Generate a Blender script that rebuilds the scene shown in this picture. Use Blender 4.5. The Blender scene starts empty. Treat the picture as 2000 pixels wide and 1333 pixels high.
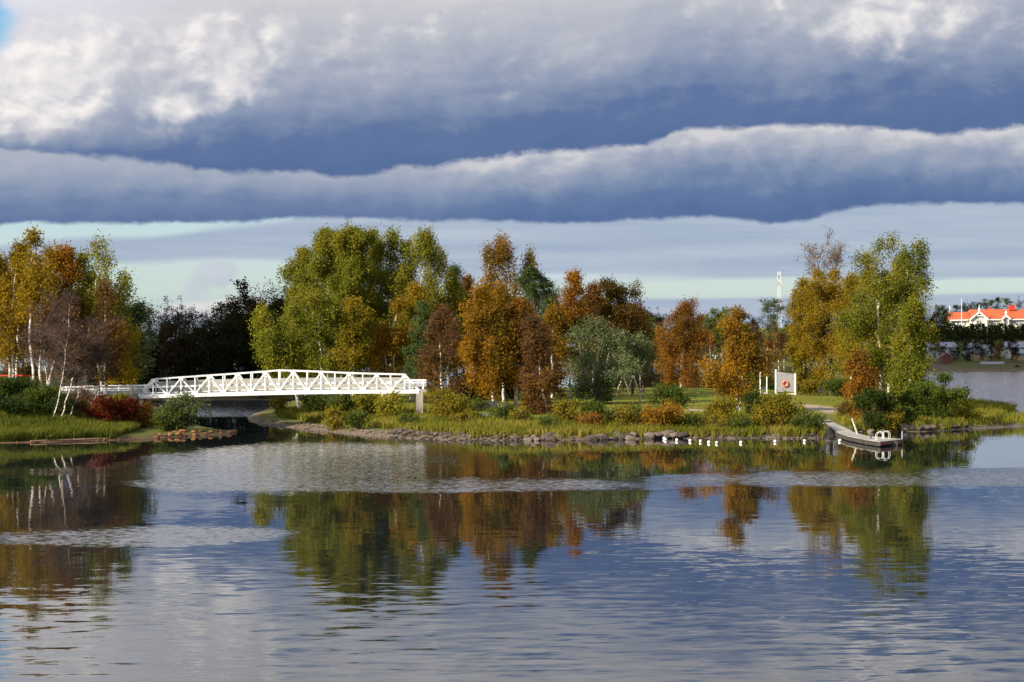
import bpy, math, random
import numpy as np
from mathutils import Vector

# ------------------------------------------------------------------ basics
FPX, CAMH, YH = 4200.0, 7.0, 666.5      # focal length in photo pixels, eye height, horizon row
EXPO = 0.75
SUN_EL, SUN_AZ = math.radians(27), math.radians(52)     # azimuth: degrees to the left of straight behind the camera
scene = bpy.context.scene
C = scene.collection
rng = np.random.default_rng(11)
random.seed(5)

# ------------------------------------------------------------------ camera
cam_d = bpy.data.cameras.new('camera')
cam = bpy.data.objects.new('camera', cam_d); C.objects.link(cam)
cam.location = (0, 0, CAMH); cam.rotation_euler = (math.pi / 2, 0, 0)
cam_d.sensor_width = 36; cam_d.lens = 36 * FPX / 2000.0
cam_d.clip_start = 1; cam_d.clip_end = 20000
scene.camera = cam
scene.view_settings.view_transform = 'Standard'
scene.view_settings.look = 'None'
scene.view_settings.exposure = EXPO
scene.view_settings.gamma = 1
scene.view_settings.use_curve_mapping = False
scene.cycles.max_bounces = 8
scene.cycles.diffuse_bounces = 3
scene.cycles.transmission_bounces = 4
scene.cycles.sample_clamp_indirect = 6
try:
    scene.cycles.use_denoising = True
except Exception:
    pass

def lin(r, g, b):
    def f(c):
        c /= 255.0
        return c / 12.92 if c <= 0.04045 else ((c + 0.055) / 1.055) ** 2.4
    return (f(r), f(g), f(b), 1)

class NT:
    """small helper round a node tree"""
    def __init__(self, tree):
        self.t = tree; self.n = tree.nodes; self.l = tree.links
    def new(self, typ, **kw):
        n = self.n.new(typ)
        for k, v in kw.items(): setattr(n, k, v)
        return n
    def put(self, sock, v):
        if v is None: return
        if isinstance(v, bpy.types.NodeSocket): self.l.new(v, sock)
        elif isinstance(v, (tuple, list)) and sock.type == 'RGBA' and len(v) == 3: sock.default_value = (*v, 1)
        else: sock.default_value = v
    def m(self, op, a, b=None, c=None, clamp=False):
        n = self.new('ShaderNodeMath', operation=op); n.use_clamp = clamp
        for i, v in enumerate((a, b, c)): self.put(n.inputs[i], v)
        return n.outputs[0]
    def vec(self, x, y, z=0.0):
        n = self.new('ShaderNodeCombineXYZ')
        for i, v in enumerate((x, y, z)): self.put(n.inputs[i], v)
        return n.outputs[0]
    def vm(self, op, a, b=None):
        n = self.new('ShaderNodeVectorMath', operation=op)
        self.put(n.inputs[0], a); self.put(n.inputs[1], b)
        return n.outputs[0]
    def noise(self, v, scale, detail=4, rough=0.55, dist=0.0, out=0):
        n = self.new('ShaderNodeTexNoise'); self.put(n.inputs['Vector'], v)
        n.inputs['Scale'].default_value = scale; n.inputs['Detail'].default_value = detail
        n.inputs['Roughness'].default_value = rough; n.inputs['Distortion'].default_value = dist
        return n.outputs[out]
    def step(self, x, a, b):
        """smoothstep from a to b"""
        n = self.new('ShaderNodeMapRange', interpolation_type='SMOOTHSTEP')
        self.put(n.inputs[0], x); self.put(n.inputs[1], a); self.put(n.inputs[2], b)
        return n.outputs[0]
    def mix(self, f, a, b, blend='MIX'):
        n = self.new('ShaderNodeMix', data_type='RGBA', blend_type=blend)
        self.put(n.inputs[0], f); self.put(n.inputs[6], a); self.put(n.inputs[7], b)
        return n.outputs[2]
    def ramp(self, f, stops, interp='LINEAR'):
        n = self.new('ShaderNodeValToRGB'); n.color_ramp.interpolation = interp
        e = n.color_ramp.elements
        while len(e) < len(stops): e.new(0.5)
        for i, (p, c) in enumerate(stops): e[i].position = p; e[i].color = c if len(c) == 4 else (*c, 1)
        self.put(n.inputs[0], f)
        return n.outputs[0]
    def curve(self, x, pts, lo, hi):
        """piecewise curve y(x); pts inside lo..hi for x, values 0..1"""
        n = self.new('ShaderNodeFloatCurve')
        t = self.m('DIVIDE', self.m('SUBTRACT', x, lo), hi - lo, clamp=True)
        cv = n.mapping.curves[0]
        pts = [((px - lo) / (hi - lo), py) for px, py in pts]
        while len(cv.points) < len(pts): cv.points.new(0.5, 0.5)
        for i, p in enumerate(pts): cv.points[i].location = p
        n.mapping.update()
        self.put(n.inputs['Value'], t)
        return n.outputs[0]

# ------------------------------------------------------------------ sky
world = bpy.data.worlds.new('World'); scene.world = world; world.use_nodes = True
W = NT(world.node_tree); W.n.clear()
tc = W.new('ShaderNodeTexCoord')
sx = W.new('ShaderNodeSeparateXYZ'); W.l.new(tc.outputs['Generated'], sx.inputs[0])
U = W.m('MULTIPLY', W.m('ARCTAN2', sx.outputs[0], sx.outputs[1]), 4.2)     # azimuth, 4.2 per radian
V = W.m('MULTIPLY', W.m('ARCSINE', sx.outputs[2]), 4.2)                    # elevation, same unit
def pv(pts):   # photo pixels -> (azimuth, elevation) in those units
    return [((x - 1000) / 1000.0, (YH - y) / 1000.0) for x, y in pts]
n1 = W.m('SUBTRACT', W.noise(W.vec(U, W.m('MULTIPLY', V, 2.2)), 2.3, 6, 0.55), 0.5)
n2 = W.m('SUBTRACT', W.noise(W.vec(U, W.m('MULTIPLY', V, 1.7), 3.3), 8.0, 8, 0.6), 0.5)
n3 = W.m('SUBTRACT', W.noise(W.vec(U, W.m('MULTIPLY', V, 1.2), 7.7), 4.5, 9, 0.6, 0.3), 0.5)
nst = W.m('SUBTRACT', W.noise(W.vec(U, W.m('MULTIPLY', V, 18), 1.1), 2.0, 5, 0.55), 0.5)
def add(*a):
    r = a[0]
    for b in a[1:]: r = W.m('ADD', r, b)
    return r
def mul(a, b): return W.m('MULTIPLY', a, b)
def gauss(u0, v0, ru, rv):
    du = W.m('DIVIDE', W.m('SUBTRACT', U, u0), ru); dv = W.m('DIVIDE', W.m('SUBTRACT', V, v0), rv)
    return W.m('EXPONENT', mul(-1.0, add(mul(du, du), mul(dv, dv))))
# relief of the billows: the same noise read twice, a little apart along the light
def fb(du, dv):
    q = W.vec(W.m('ADD', U, du), W.m('MULTIPLY', W.m('ADD', V, dv), 1.35), 5.5)
    wq = W.vm('ADD', q, W.vm('MULTIPLY', W.vm('SUBTRACT', W.noise(q, 9.0, 5, 0.6, out=1), (0.5, 0.5, 0.5)), (0.12, 0.12, 0.12)))
    vo = W.new('ShaderNodeTexVoronoi', feature='SMOOTH_F1', voronoi_dimensions='2D'); W.put(vo.inputs['Vector'], wq)
    vo.inputs['Scale'].default_value = 6.0; vo.inputs['Detail'].default_value = 2.0; vo.inputs['Roughness'].default_value = 0.55; vo.inputs['Lacunarity'].default_value = 2.3
    vo.inputs['Smoothness'].default_value = 0.35; vo.normalize = True
    return W.m('SUBTRACT', 1.0, vo.outputs['Distance'])
fbA = fb(0, 0); rel = W.m('SUBTRACT', fbA, fb(-0.022, 0.016))
def fs(du, dv): return W.noise(W.vec(W.m('ADD', U, du), W.m('MULTIPLY', W.m('ADD', V, dv), 2.6), 8.5), 3.0, 9, 0.6, 0.3)
rel2 = W.m('SUBTRACT', fs(0, 0), fs(-0.03, 0.012))
e3c = W.curve(U, pv([(0, 312), (250, 318), (470, 334), (850, 330), (1000, 308), (1150, 292), (1350, 262), (1600, 258), (1830, 268), (2000, 260)]), -1, 1)
e2c = W.curve(U, pv([(0, 446), (300, 440), (600, 432), (900, 433), (1180, 436), (1350, 428), (1540, 436), (1680, 410), (1850, 408), (2000, 409)]), -1, 1)
n4 = W.m('SUBTRACT', W.noise(W.vec(U, W.m('MULTIPLY', V, 0.6), 12.0), 17.0, 5, 0.55), 0.5)
e3 = add(e3c, mul(n1, 0.05), mul(n2, 0.045), mul(n4, 0.022))
e2 = add(e2c, mul(n1, 0.02), mul(n2, 0.032), mul(n4, 0.016))
# clear air low down, from the Sky Texture
skyt = W.new('ShaderNodeTexSky', sky_type='NISHITA')
skyt.sun_disc = False; skyt.sun_elevation = SUN_EL
skyt.sun_rotation = math.pi + SUN_AZ          # behind the camera, to the left
skyt.air_density = 1.0; skyt.dust_density = 1.0; skyt.ozone_density = 2.0
nish = W.vm('SCALE', skyt.outputs[0]); W.n[-1].inputs['Scale'].default_value = 0.085
K = 2 ** EXPO
def col(r, g, b): c = lin(r, g, b); return (c[0] / K, c[1] / K, c[2] / K, 1)
pale = W.ramp(W.m('MULTIPLY', V, 3.0, clamp=True), [(0.0, col(164, 190, 212)), (0.14, col(186, 207, 218)), (0.3, col(204, 224, 221)), (0.65, col(196, 222, 230)), (1.0, col(170, 208, 235))])
clear = W.mix(0.25, pale, nish)
# thin stratus sheets under the big bands
sl = W.curve(U, pv([(0, 522), (250, 518), (560, 520), (700, 546), (860, 560), (1000, 557), (2000, 547)]), -1, 1)
su = W.curve(U, pv([(0, 487), (150, 468), (300, 462), (420, 448), (600, 425), (800, 380), (2000, 380)]), -1, 1)
hz = W.curve(U, pv([(0, 648), (500, 640), (700, 610), (900, 587), (1400, 582), (2000, 573)]), -1, 1)
sl = add(sl, mul(nst, 0.03)); su = add(su, mul(nst, 0.02)); hz = add(hz, mul(nst, 0.006))
strm = mul(W.step(W.m('SUBTRACT', V, sl), -0.005, 0.010), W.step(W.m('SUBTRACT', su, V), -0.006, 0.010))
strm = W.m('MAXIMUM', strm, W.step(W.m('SUBTRACT', hz, V), -0.003, 0.006))
stc = W.mix(W.m('ADD', mul(nst, 1.9), 0.42, clamp=True), col(156, 172, 198), col(188, 200, 212))
low = W.mix(mul(strm, 0.94), clear, stc)
wisp = mul(gauss(0.12, 0.126, 0.13, 0.006), 0.8)
low = W.mix(wisp, low, col(205, 222, 226))
# small cumulus low over the dark wood
cum = mul(W.step(V, 0.020, 0.05), W.step(add(W.curve(U, pv([(0, 640), (220, 632), (300, 612), (380, 594), (480, 575), (560, 600), (700, 640), (2000, 650)]), -1, 1), mul(n2, 0.06), W.m('MULTIPLY', V, -1.0)), -0.004, 0.012))
low = W.mix(mul(cum, 0.9), low, W.mix(W.step(V, 0.03, 0.075), col(190, 200, 214), col(232, 226, 222)))
pf = W.m('ADD', gauss(-0.612, 0.108, 0.036, 0.033), gauss(-0.553, 0.122, 0.036, 0.042))
pfm = W.step(add(pf, mul(n2, 3.2), mul(n3, 2.6)), 0.45, 1.25)
low = W.mix(mul(pfm, 0.7), low, W.mix(W.m('ADD', mul(n2, 2.0), 0.5, clamp=True), col(160, 172, 198), col(205, 208, 220)))
# second band: dark base, paler top
t2 = W.m('DIVIDE', W.m('SUBTRACT', V, e2), W.m('MAXIMUM', W.m('SUBTRACT', e3c, e2c), 0.02))
t2n = add(t2, mul(n1, 0.7), mul(n2, 0.22), mul(rel, 0.5), mul(rel2, 0.7))
b2d = W.ramp(t2n, [(0.0, col(98, 119, 160)), (0.3, col(112, 132, 169)), (0.6, col(142, 156, 182)), (1.0, col(172, 179, 195))])
b2l = W.ramp(t2n, [(0.0, col(88, 112, 156)), (0.3, col(100, 123, 164)), (0.5, col(124, 142, 174)), (0.75, col(160, 169, 189)), (0.9, col(186, 190, 201)), (1.0, col(210, 209, 214))])
band2 = W.mix(W.step(add(U, mul(n1, 0.4)), -0.25, 0.05), b2d, b2l)
# main cloud
h3 = W.m('SUBTRACT', V, e3)
leftw = W.step(U, -0.45, -1.0)
h3n = add(W.m('DIVIDE', h3, 0.31), mul(n1, 0.75), mul(n2, 0.20), mul(rel, 0.35), mul(rel2, 0.45), mul(leftw, mul(0.62, W.step(h3, -0.03, 0.06))))
b3 = W.ramp(W.m('MULTIPLY', h3n, 0.5), [(0.0, col(88, 112, 156)), (0.1, col(97, 119, 161)), (0.21, col(136, 150, 178)), (0.34, col(174, 180, 195)), (0.52, col(206, 205, 211)), (0.8, col(226, 227, 237)), (1.0, col(232, 233, 243))])
# sunlit billows
bl = add(gauss(-0.92, 0.50, 0.17, 0.10), mul(gauss(-0.66, 0.56, 0.32, 0.075), 0.60), mul(gauss(-0.535, 0.505, 0.05, 0.045), 0.75), mul(gauss(-0.66, 0.44, 0.075, 0.03), 0.62),
         mul(gauss(0.82, 0.62, 0.30, 0.06), 0.5), mul(gauss(0.72, 0.545, 0.07, 0.02), 0.35), mul(gauss(0.0, 0.60, 0.5, 0.06), 0.22))
bm = W.step(add(bl, mul(n3, 0.8), mul(n2, 0.5), mul(n1, 0.4), mul(rel, 1.1)), 0.20, 0.90)
high = W.step(V, 0.75, 1.4)                                     # overhead: the same broken cloud goes on all round
hm = mul(high, W.step(add(n3, n1), -0.1, 0.25))
band3 = W.mix(W.m('MAXIMUM', bm, mul(hm, 0.5)), b3, W.mix(W.m('ADD', add(mul(n3, 1.2), mul(rel, 2.6)), 0.55, clamp=True), col(196, 197, 208), col(248, 243, 240)))
# blue gaps: one at the top of the view by the left edge, more overhead and behind
gp = add(mul(gauss(-1.04, 0.60, 0.085, 0.075), 1.2), mul(n2, 0.7), mul(n3, 0.4))
gm = W.m('MAXIMUM', W.step(gp, 0.26, 0.8), mul(high, W.step(add(n3, mul(n1, 1.2)), -0.02, -0.22)))
blue = W.mix(0.75, nish, col(135, 196, 240))
band3 = W.mix(mul(high, 0.45), band3, col(192, 205, 230))
band3 = W.mix(gm, band3, blue)
c_ = W.mix(W.step(W.m('SUBTRACT', V, e2), -0.003, 0.008), low, band2)
c_ = W.mix(W.step(W.m('SUBTRACT', V, e3), -0.005, 0.009), c_, band3)
c_ = W.mix(W.step(V, -0.002, -0.05), c_, col(90, 105, 120))
bg = W.new('ShaderNodeBackground'); W.put(bg.inputs[0], c_); bg.inputs[1].default_value = 1.0
wo = W.new('ShaderNodeOutputWorld'); W.l.new(bg.outputs[0], wo.inputs[0])

# ------------------------------------------------------------------ sun
sd_ = bpy.data.lights.new('sun', 'SUN'); sun = bpy.data.objects.new('sun', sd_); C.objects.link(sun)
sd_.energy = 5.0; sd_.angle = math.radians(0.5); sd_.color = (1.0, 0.90, 0.76)
SDIR = Vector((-math.sin(SUN_AZ) * math.cos(SUN_EL), -math.cos(SUN_AZ) * math.cos(SUN_EL), math.sin(SUN_EL)))  # towards the sun
sun.rotation_euler = SDIR.to_track_quat('Z', 'Y').to_euler()

# ------------------------------------------------------------------ helpers: placing
def at(px, py, D):
    return ((px - 1000) * D / FPX, D, CAMH - (py - YH) * D / FPX)
def wl(px, py, z=0.0):
    """where the sight line through a photo pixel meets the level z"""
    D = (CAMH - z) * FPX / (py - YH)
    return ((px - 1000) * D / FPX, D)

# ------------------------------------------------------------------ helpers: meshes
def mesh_np(name, Vt, quads=None, tris=None, smooth=False):
    me = bpy.data.meshes.new(name)
    Vt = np.asarray(Vt, dtype=np.float32).reshape(-1, 3)
    q = np.zeros((0, 4), np.int32) if quads is None else np.asarray(quads, np.int32).reshape(-1, 4)
    t = np.zeros((0, 3), np.int32) if tris is None else np.asarray(tris, np.int32).reshape(-1, 3)
    me.vertices.add(len(Vt)); me.vertices.foreach_set('co', Vt.ravel())
    me.loops.add(q.size + t.size)
    me.loops.foreach_set('vertex_index', np.concatenate([q.ravel(), t.ravel()]).astype(np.int32))
    me.polygons.add(len(q) + len(t))
    ls = np.concatenate([np.arange(len(q)) * 4, q.size + np.arange(len(t)) * 3]).astype(np.int32)
    me.polygons.foreach_set('loop_start', ls)
    me.polygons.foreach_set('use_smooth', np.full(len(q) + len(t), bool(smooth)))
    me.update(calc_edges=True)
    return me
class MB:
    """collects shapes in world coordinates"""
    def __init__(self): self.v = []; self.q = []; self.t = []; self.n = 0
    def raw(self, V, quads=None, tris=None):
        V = np.asarray(V, float).reshape(-1, 3)
        if quads is not None and len(quads): self.q.append(np.asarray(quads, int).reshape(-1, 4) + self.n)
        if tris is not None and len(tris): self.t.append(np.asarray(tris, int).reshape(-1, 3) + self.n)
        self.v.append(V); self.n += len(V); return self
    def hexa(self, p):   # 8 corners: bottom 4 ccw, top 4 ccw
        return self.raw(p, [(3, 2, 1, 0), (4, 5, 6, 7), (0, 1, 5, 4), (1, 2, 6, 5), (2, 3, 7, 6), (3, 0, 4, 7)])
    def box(self, x0, x1, y0, y1, z0, z1):
        return self.hexa([(x0, y0, z0), (x1, y0, z0), (x1, y1, z0), (x0, y1, z0), (x0, y0, z1), (x1, y0, z1), (x1, y1, z1), (x0, y1, z1)])
    def bar(self, a, b, w, h, up=(0, 0, 1)):
        """box bar from a to b; w across, h along 'up'"""
        a = np.array(a, float); b = np.array(b, float); t = b - a; t /= np.linalg.norm(t)
        up = np.array(up, float)
        if abs(np.dot(up, t)) > 0.95: up = np.array((0, 1.0, 0))
        s = np.cross(t, up); s /= np.linalg.norm(s); u = np.cross(s, t)
        s = s * w / 2; u = u * h / 2
        return self.hexa([a - s - u, a + s - u, b + s - u, b - s - u, a - s + u, a + s + u, b + s + u, b - s + u])
    def tube(self, pts, r, sides=8):
        P = np.array(pts, float)[None]; R = np.broadcast_to(np.asarray(r, float), (P.shape[1],))[None]
        v, q = tubes(P, R, sides); self.raw(v, q)
        k = P.shape[1]; n0 = self.n - k * sides
        # end caps
        for base, rev in ((n0, True), (n0 + (k - 1) * sides, False)):
            idx = list(range(base, base + sides))
            if rev: idx = idx[::-1]
            for i in range(1, sides - 1): self.t.append(np.array([[idx[0], idx[i], idx[i + 1]]]))
        return self
    def build(self, name, mat, parent=None, smooth=False):
        V = np.concatenate(self.v); a = parent
        while a is not None: V = V - np.array(a.location); a = a.parent
        me = mesh_np(name, V, np.concatenate(self.q) if self.q else None, np.concatenate(self.t) if self.t else None, smooth)
        return link(name, me, mat, parent)
def link(name, me, mat, parent=None):
    if mat is not None:
        me.materials.clear(); me.materials.append(mat)
    o = bpy.data.objects.new(name, me); C.objects.link(o)
    if parent is not None: o.parent = parent
    return o
def tag(o, label=None, cat=None, group=None, kind=None):
    if label: o['label'] = label
    if cat: o['category'] = cat
    if group: o['group'] = group
    if kind: o['kind'] = kind
    return o
def empty(name, loc, label, cat, group=None):
    o = bpy.data.objects.new(name, None); C.objects.link(o); o.location = loc; o.empty_display_size = 0.3
    return tag(o, label, cat, group)
def copy_thing(root, loc, rz=0, scale=None, label=None, group=None):
    r = root.copy(); C.objects.link(r); r.location = loc; r.rotation_euler = (0, 0, rz)
    if scale is not None: r.scale = scale
    if label: r['label'] = label
    if group: r['group'] = group
    for ch in root.children:
        c = ch.copy(); C.objects.link(c); c.parent = r
    return r
def tubes(P, R, sides):
    """P (n,k,3) centre lines, R (n,k) radii -> verts, quads"""
    n, k, _ = P.shape
    T = np.gradient(P, axis=1); T /= (np.linalg.norm(T, axis=2, keepdims=True) + 1e-9)
    ref = np.where(np.abs(T[:, :, 2:3]) > 0.9, np.array([1.0, 0, 0]), np.array([0, 0, 1.0]))
    A = np.cross(T, ref); A /= (np.linalg.norm(A, axis=2, keepdims=True) + 1e-9); B = np.cross(T, A)
    ang = np.arange(sides) / sides * 2 * np.pi
    ring = P[:, :, None, :] + R[:, :, None, None] * (np.cos(ang)[None, None, :, None] * A[:, :, None, :] + np.sin(ang)[None, None, :, None] * B[:, :, None, :])
    idx = np.arange(n * k * sides).reshape(n, k, sides)
    a = idx[:, :-1, :]; b = np.roll(idx, -1, axis=2)[:, :-1, :]; c = np.roll(idx, -1, axis=2)[:, 1:, :]; d = idx[:, 1:, :]
    return ring.reshape(-1, 3), np.stack([a, d, c, b], axis=-1).reshape(-1, 4)

# ------------------------------------------------------------------ helpers: materials
def mat_new(name):
    m = bpy.data.materials.new(name); m.use_nodes = True
    t = NT(m.node_tree); t.n.clear()
    out = t.new('ShaderNodeOutputMaterial')
    return m, t, out
def simple_mat(name, c, rough=0.6, var=0.15, scale=3.0, metallic=0.0, bump=0.0, c2=None):
    m, t, out = mat_new(name)
    p = t.new('ShaderNodeBsdfPrincipled'); t.l.new(p.outputs[0], out.inputs[0])
    co = t.new('ShaderNodeTexCoord').outputs['Object']
    nz = t.noise(co, scale, 6, 0.6)
    c2 = c2 or tuple(max(0.0, x * (1 - 2.2 * var)) for x in c)
    c3 = tuple(min(1.0, x * (1 + 0.6 * var)) for x in c)
    t.put(p.inputs['Base Color'], t.ramp(nz, [(0.3, c2), (0.62, c3)]))
    p.inputs['Roughness'].default_value = rough; p.inputs['Metallic'].default_value = metallic
    if bump:
        b = t.new('ShaderNodeBump'); b.inputs['Strength'].default_value = bump; b.inputs['Distance'].default_value = 0.03
        t.put(b.inputs['Height'], t.noise(co, scale * 4, 6, 0.65)); t.l.new(b.outputs[0], p.inputs['Normal'])
    return m
def leaf_mat(name, cols, trans=0.4, patch=0.22, seed=0.0):
    """cols: leaf colours; random per leaf plus soft patches through the crown"""
    m, t, out = mat_new(name)
    g = t.new('ShaderNodeNewGeometry')
    co = t.new('ShaderNodeTexCoord').outputs['Object']
    nz = t.noise(t.vm('ADD', co, (seed, seed * 1.7, 0.0)), patch, 3, 0.6)
    f = t.m('ADD', t.m('MULTIPLY', t.m('SUBTRACT', nz, 0.5), 2.3), t.m('MULTIPLY', g.outputs['Random Per Island'], 0.62))
    f = t.m('ADD', f, 0.2, clamp=True)
    st = [(i / (len(cols) - 1), c) for i, c in enumerate(cols)]
    c = t.ramp(f, st)
    d = t.new('ShaderNodeBsdfDiffuse'); t.put(d.inputs[0], c)
    tr = t.new('ShaderNodeBsdfTranslucent'); t.put(tr.inputs[0], c)
    mx = t.new('ShaderNodeMixShader'); mx.inputs[0].default_value = trans
    t.l.new(d.outputs[0], mx.inputs[1]); t.l.new(tr.outputs[0], mx.inputs[2])
    t.l.new(mx.outputs[0], out.inputs[0])
    return m
def bark_birch():
    m, t, out = mat_new('birch_bark')
    p = t.new('ShaderNodeBsdfPrincipled'); t.l.new(p.outputs[0], out.inputs[0]); p.inputs['Roughness'].default_value = 0.75
    co = t.new('ShaderNodeTexCoord').outputs['Object']
    s = t.new('ShaderNodeMapping'); s.inputs['Scale'].default_value = (1.6, 1.6, 4.0); t.put(s.inputs[0], co)
    nz = t.noise(s.outputs[0], 1.7, 5, 0.65)
    t.put(p.inputs['Base Color'], t.ramp(nz, [(0.36, (0.05, 0.04, 0.032, 1)), (0.47, (0.42, 0.37, 0.30, 1)), (0.6, (0.74, 0.69, 0.60, 1))]))
    return m
BARK_W = bark_birch()
BARK_D = simple_mat('dark_bark', (0.075, 0.055, 0.04), 0.9, 0.25, 4)
BARK_G = simple_mat('grey_bark', (0.26, 0.23, 0.19), 0.9, 0.3, 3)
TWIG_B = simple_mat('brown_twigs', (0.075, 0.042, 0.028), 0.9, 0.2, 1)
TWIG_D = simple_mat('shaded_wood_twigs', (0.035, 0.024, 0.02), 0.9, 0.2, 1)  # darker copy of the brown twigs for the cloud-shaded wood
TWIG_G = simple_mat('grey_twigs', (0.15, 0.115, 0.09), 0.9, 0.2, 1)
LM = {
 'olive': leaf_mat('olive_birch_leaves', [(0.08, 0.105, 0.013), (0.14, 0.16, 0.019), (0.21, 0.20, 0.023), (0.31, 0.24, 0.025)], seed=1),
 'yellowgreen': leaf_mat('yellow_green_leaves', [(0.12, 0.14, 0.015), (0.22, 0.22, 0.023), (0.35, 0.29, 0.027)], seed=2),
 'gold': leaf_mat('golden_leaves', [(0.15, 0.12, 0.013), (0.27, 0.175, 0.014), (0.36, 0.22, 0.018)], seed=3),
 'yellow': leaf_mat('bright_yellow_leaves', [(0.14, 0.13, 0.012), (0.36, 0.26, 0.012), (0.48, 0.34, 0.015)], seed=4),
 'orange': leaf_mat('orange_birch_leaves', [(0.13, 0.10, 0.014), (0.24, 0.128, 0.014), (0.31, 0.155, 0.015), (0.38, 0.205, 0.018)], seed=5),
 'rust': leaf_mat('rust_leaves', [(0.12, 0.075, 0.016), (0.22, 0.098, 0.015), (0.29, 0.125, 0.016), (0.35, 0.17, 0.018)], seed=6),
 'brown': leaf_mat('brown_thinning_leaves', [(0.10, 0.055, 0.022), (0.16, 0.08, 0.022), (0.21, 0.105, 0.024)], seed=7),
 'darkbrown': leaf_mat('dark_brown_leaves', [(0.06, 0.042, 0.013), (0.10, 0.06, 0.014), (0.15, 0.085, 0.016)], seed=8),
 'pine': leaf_mat('pine_needles', [(0.035, 0.055, 0.018), (0.065, 0.09, 0.027), (0.10, 0.125, 0.037)], 0.15, seed=9),
 'willow': leaf_mat('grey_willow_leaves', [(0.075, 0.10, 0.035), (0.13, 0.16, 0.06), (0.21, 0.235, 0.105)], seed=10),
 'green': leaf_mat('green_leaves', [(0.045, 0.07, 0.012), (0.09, 0.12, 0.018), (0.16, 0.17, 0.022)], seed=11),
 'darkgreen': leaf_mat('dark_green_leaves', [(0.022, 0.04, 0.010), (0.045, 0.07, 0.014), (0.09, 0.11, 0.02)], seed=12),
 'red': leaf_mat('crimson_leaves', [(0.07, 0.014, 0.010), (0.16, 0.018, 0.011), (0.22, 0.06, 0.016)], seed=13),
 'oliveorange': leaf_mat('olive_and_orange_leaves', [(0.12, 0.125, 0.013), (0.23, 0.175, 0.016), (0.32, 0.19, 0.015)], seed=14),
 'birchgreen': leaf_mat('weeping_birch_leaves', [(0.07, 0.092, 0.012), (0.125, 0.15, 0.018), (0.20, 0.195, 0.022), (0.31, 0.25, 0.025)], seed=16),
 'woodshadebrown': leaf_mat('shade_darkened_brown_leaves', [(0.018, 0.012, 0.007), (0.034, 0.02, 0.009), (0.055, 0.03, 0.011)], 0.2, seed=17),  # brown darkened so the colour itself carries the cloud shade on wood and village
 'woodshadegreen': leaf_mat('shade_darkened_green_leaves', [(0.010, 0.016, 0.006), (0.02, 0.028, 0.008), (0.036, 0.042, 0.011)], 0.2, seed=18),  # green with the same cloud shade put into its colour
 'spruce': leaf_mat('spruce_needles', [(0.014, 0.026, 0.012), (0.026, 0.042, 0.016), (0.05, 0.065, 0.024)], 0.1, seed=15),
}
BRW = simple_mat('weathered_white_steel', (0.80, 0.80, 0.77), 0.5, 0.11, 1.3)
WHITE = simple_mat('white_paint', (0.80, 0.80, 0.78), 0.45, 0.04, 0.6)
CONC = simple_mat('concrete', (0.33, 0.29, 0.235), 0.9, 0.2, 1.5, bump=0.3)
SCREEN = simple_mat('cream_screen', (0.37, 0.36, 0.31), 0.6, 0.06, 0.7)
GALV = simple_mat('galvanised_rail', (0.48, 0.49, 0.50), 0.45, 0.1, 1.0, 0.3)
YELLOW = simple_mat('yellow_paint', (0.70, 0.38, 0.05), 0.5, 0.1)
RED = simple_mat('red_paint', (0.62, 0.045, 0.03), 0.5, 0.08)
GREYW = simple_mat('grey_painted_boards', (0.33, 0.33, 0.34), 0.6, 0.06, 2)
DECKW = simple_mat('weathered_deck_wood', (0.36, 0.33, 0.27), 0.85, 0.2, 1.2)
TIMBER = simple_mat('dark_wet_timber', (0.05, 0.042, 0.035), 0.8, 0.2, 2)
ORANGE = simple_mat('lifebuoy_orange', (0.75, 0.12, 0.04), 0.5, 0.05)
ROOFR = simple_mat('orange_roof_tiles', (0.45, 0.098, 0.028), 0.75, 0.12, 0.8)
CREAM = simple_mat('cream_boarding', (0.74, 0.70, 0.58), 0.6, 0.05, 0.5)
ROOFG = simple_mat('grey_metal_roof', (0.25, 0.245, 0.30), 0.5, 0.08, 0.5)
ROOFD = simple_mat('dark_roof', (0.035, 0.035, 0.05), 0.7, 0.1)
WINL = simple_mat('sky_tinted_window_glass', (0.20, 0.21, 0.22), 0.15, 0.1)  # pale tone stands in for the sky mirrored in the panes
WALLW = simple_mat('white_house_wall', (0.50, 0.50, 0.50), 0.7, 0.05)
GLASS = simple_mat('dark_window_glass', (0.03, 0.035, 0.045), 0.12, 0.1)
YWALL = simple_mat('ochre_wall', (0.45, 0.30, 0.13), 0.7, 0.08)
RWALL = simple_mat('dull_red_boards', (0.16, 0.045, 0.035), 0.7, 0.1)

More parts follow.
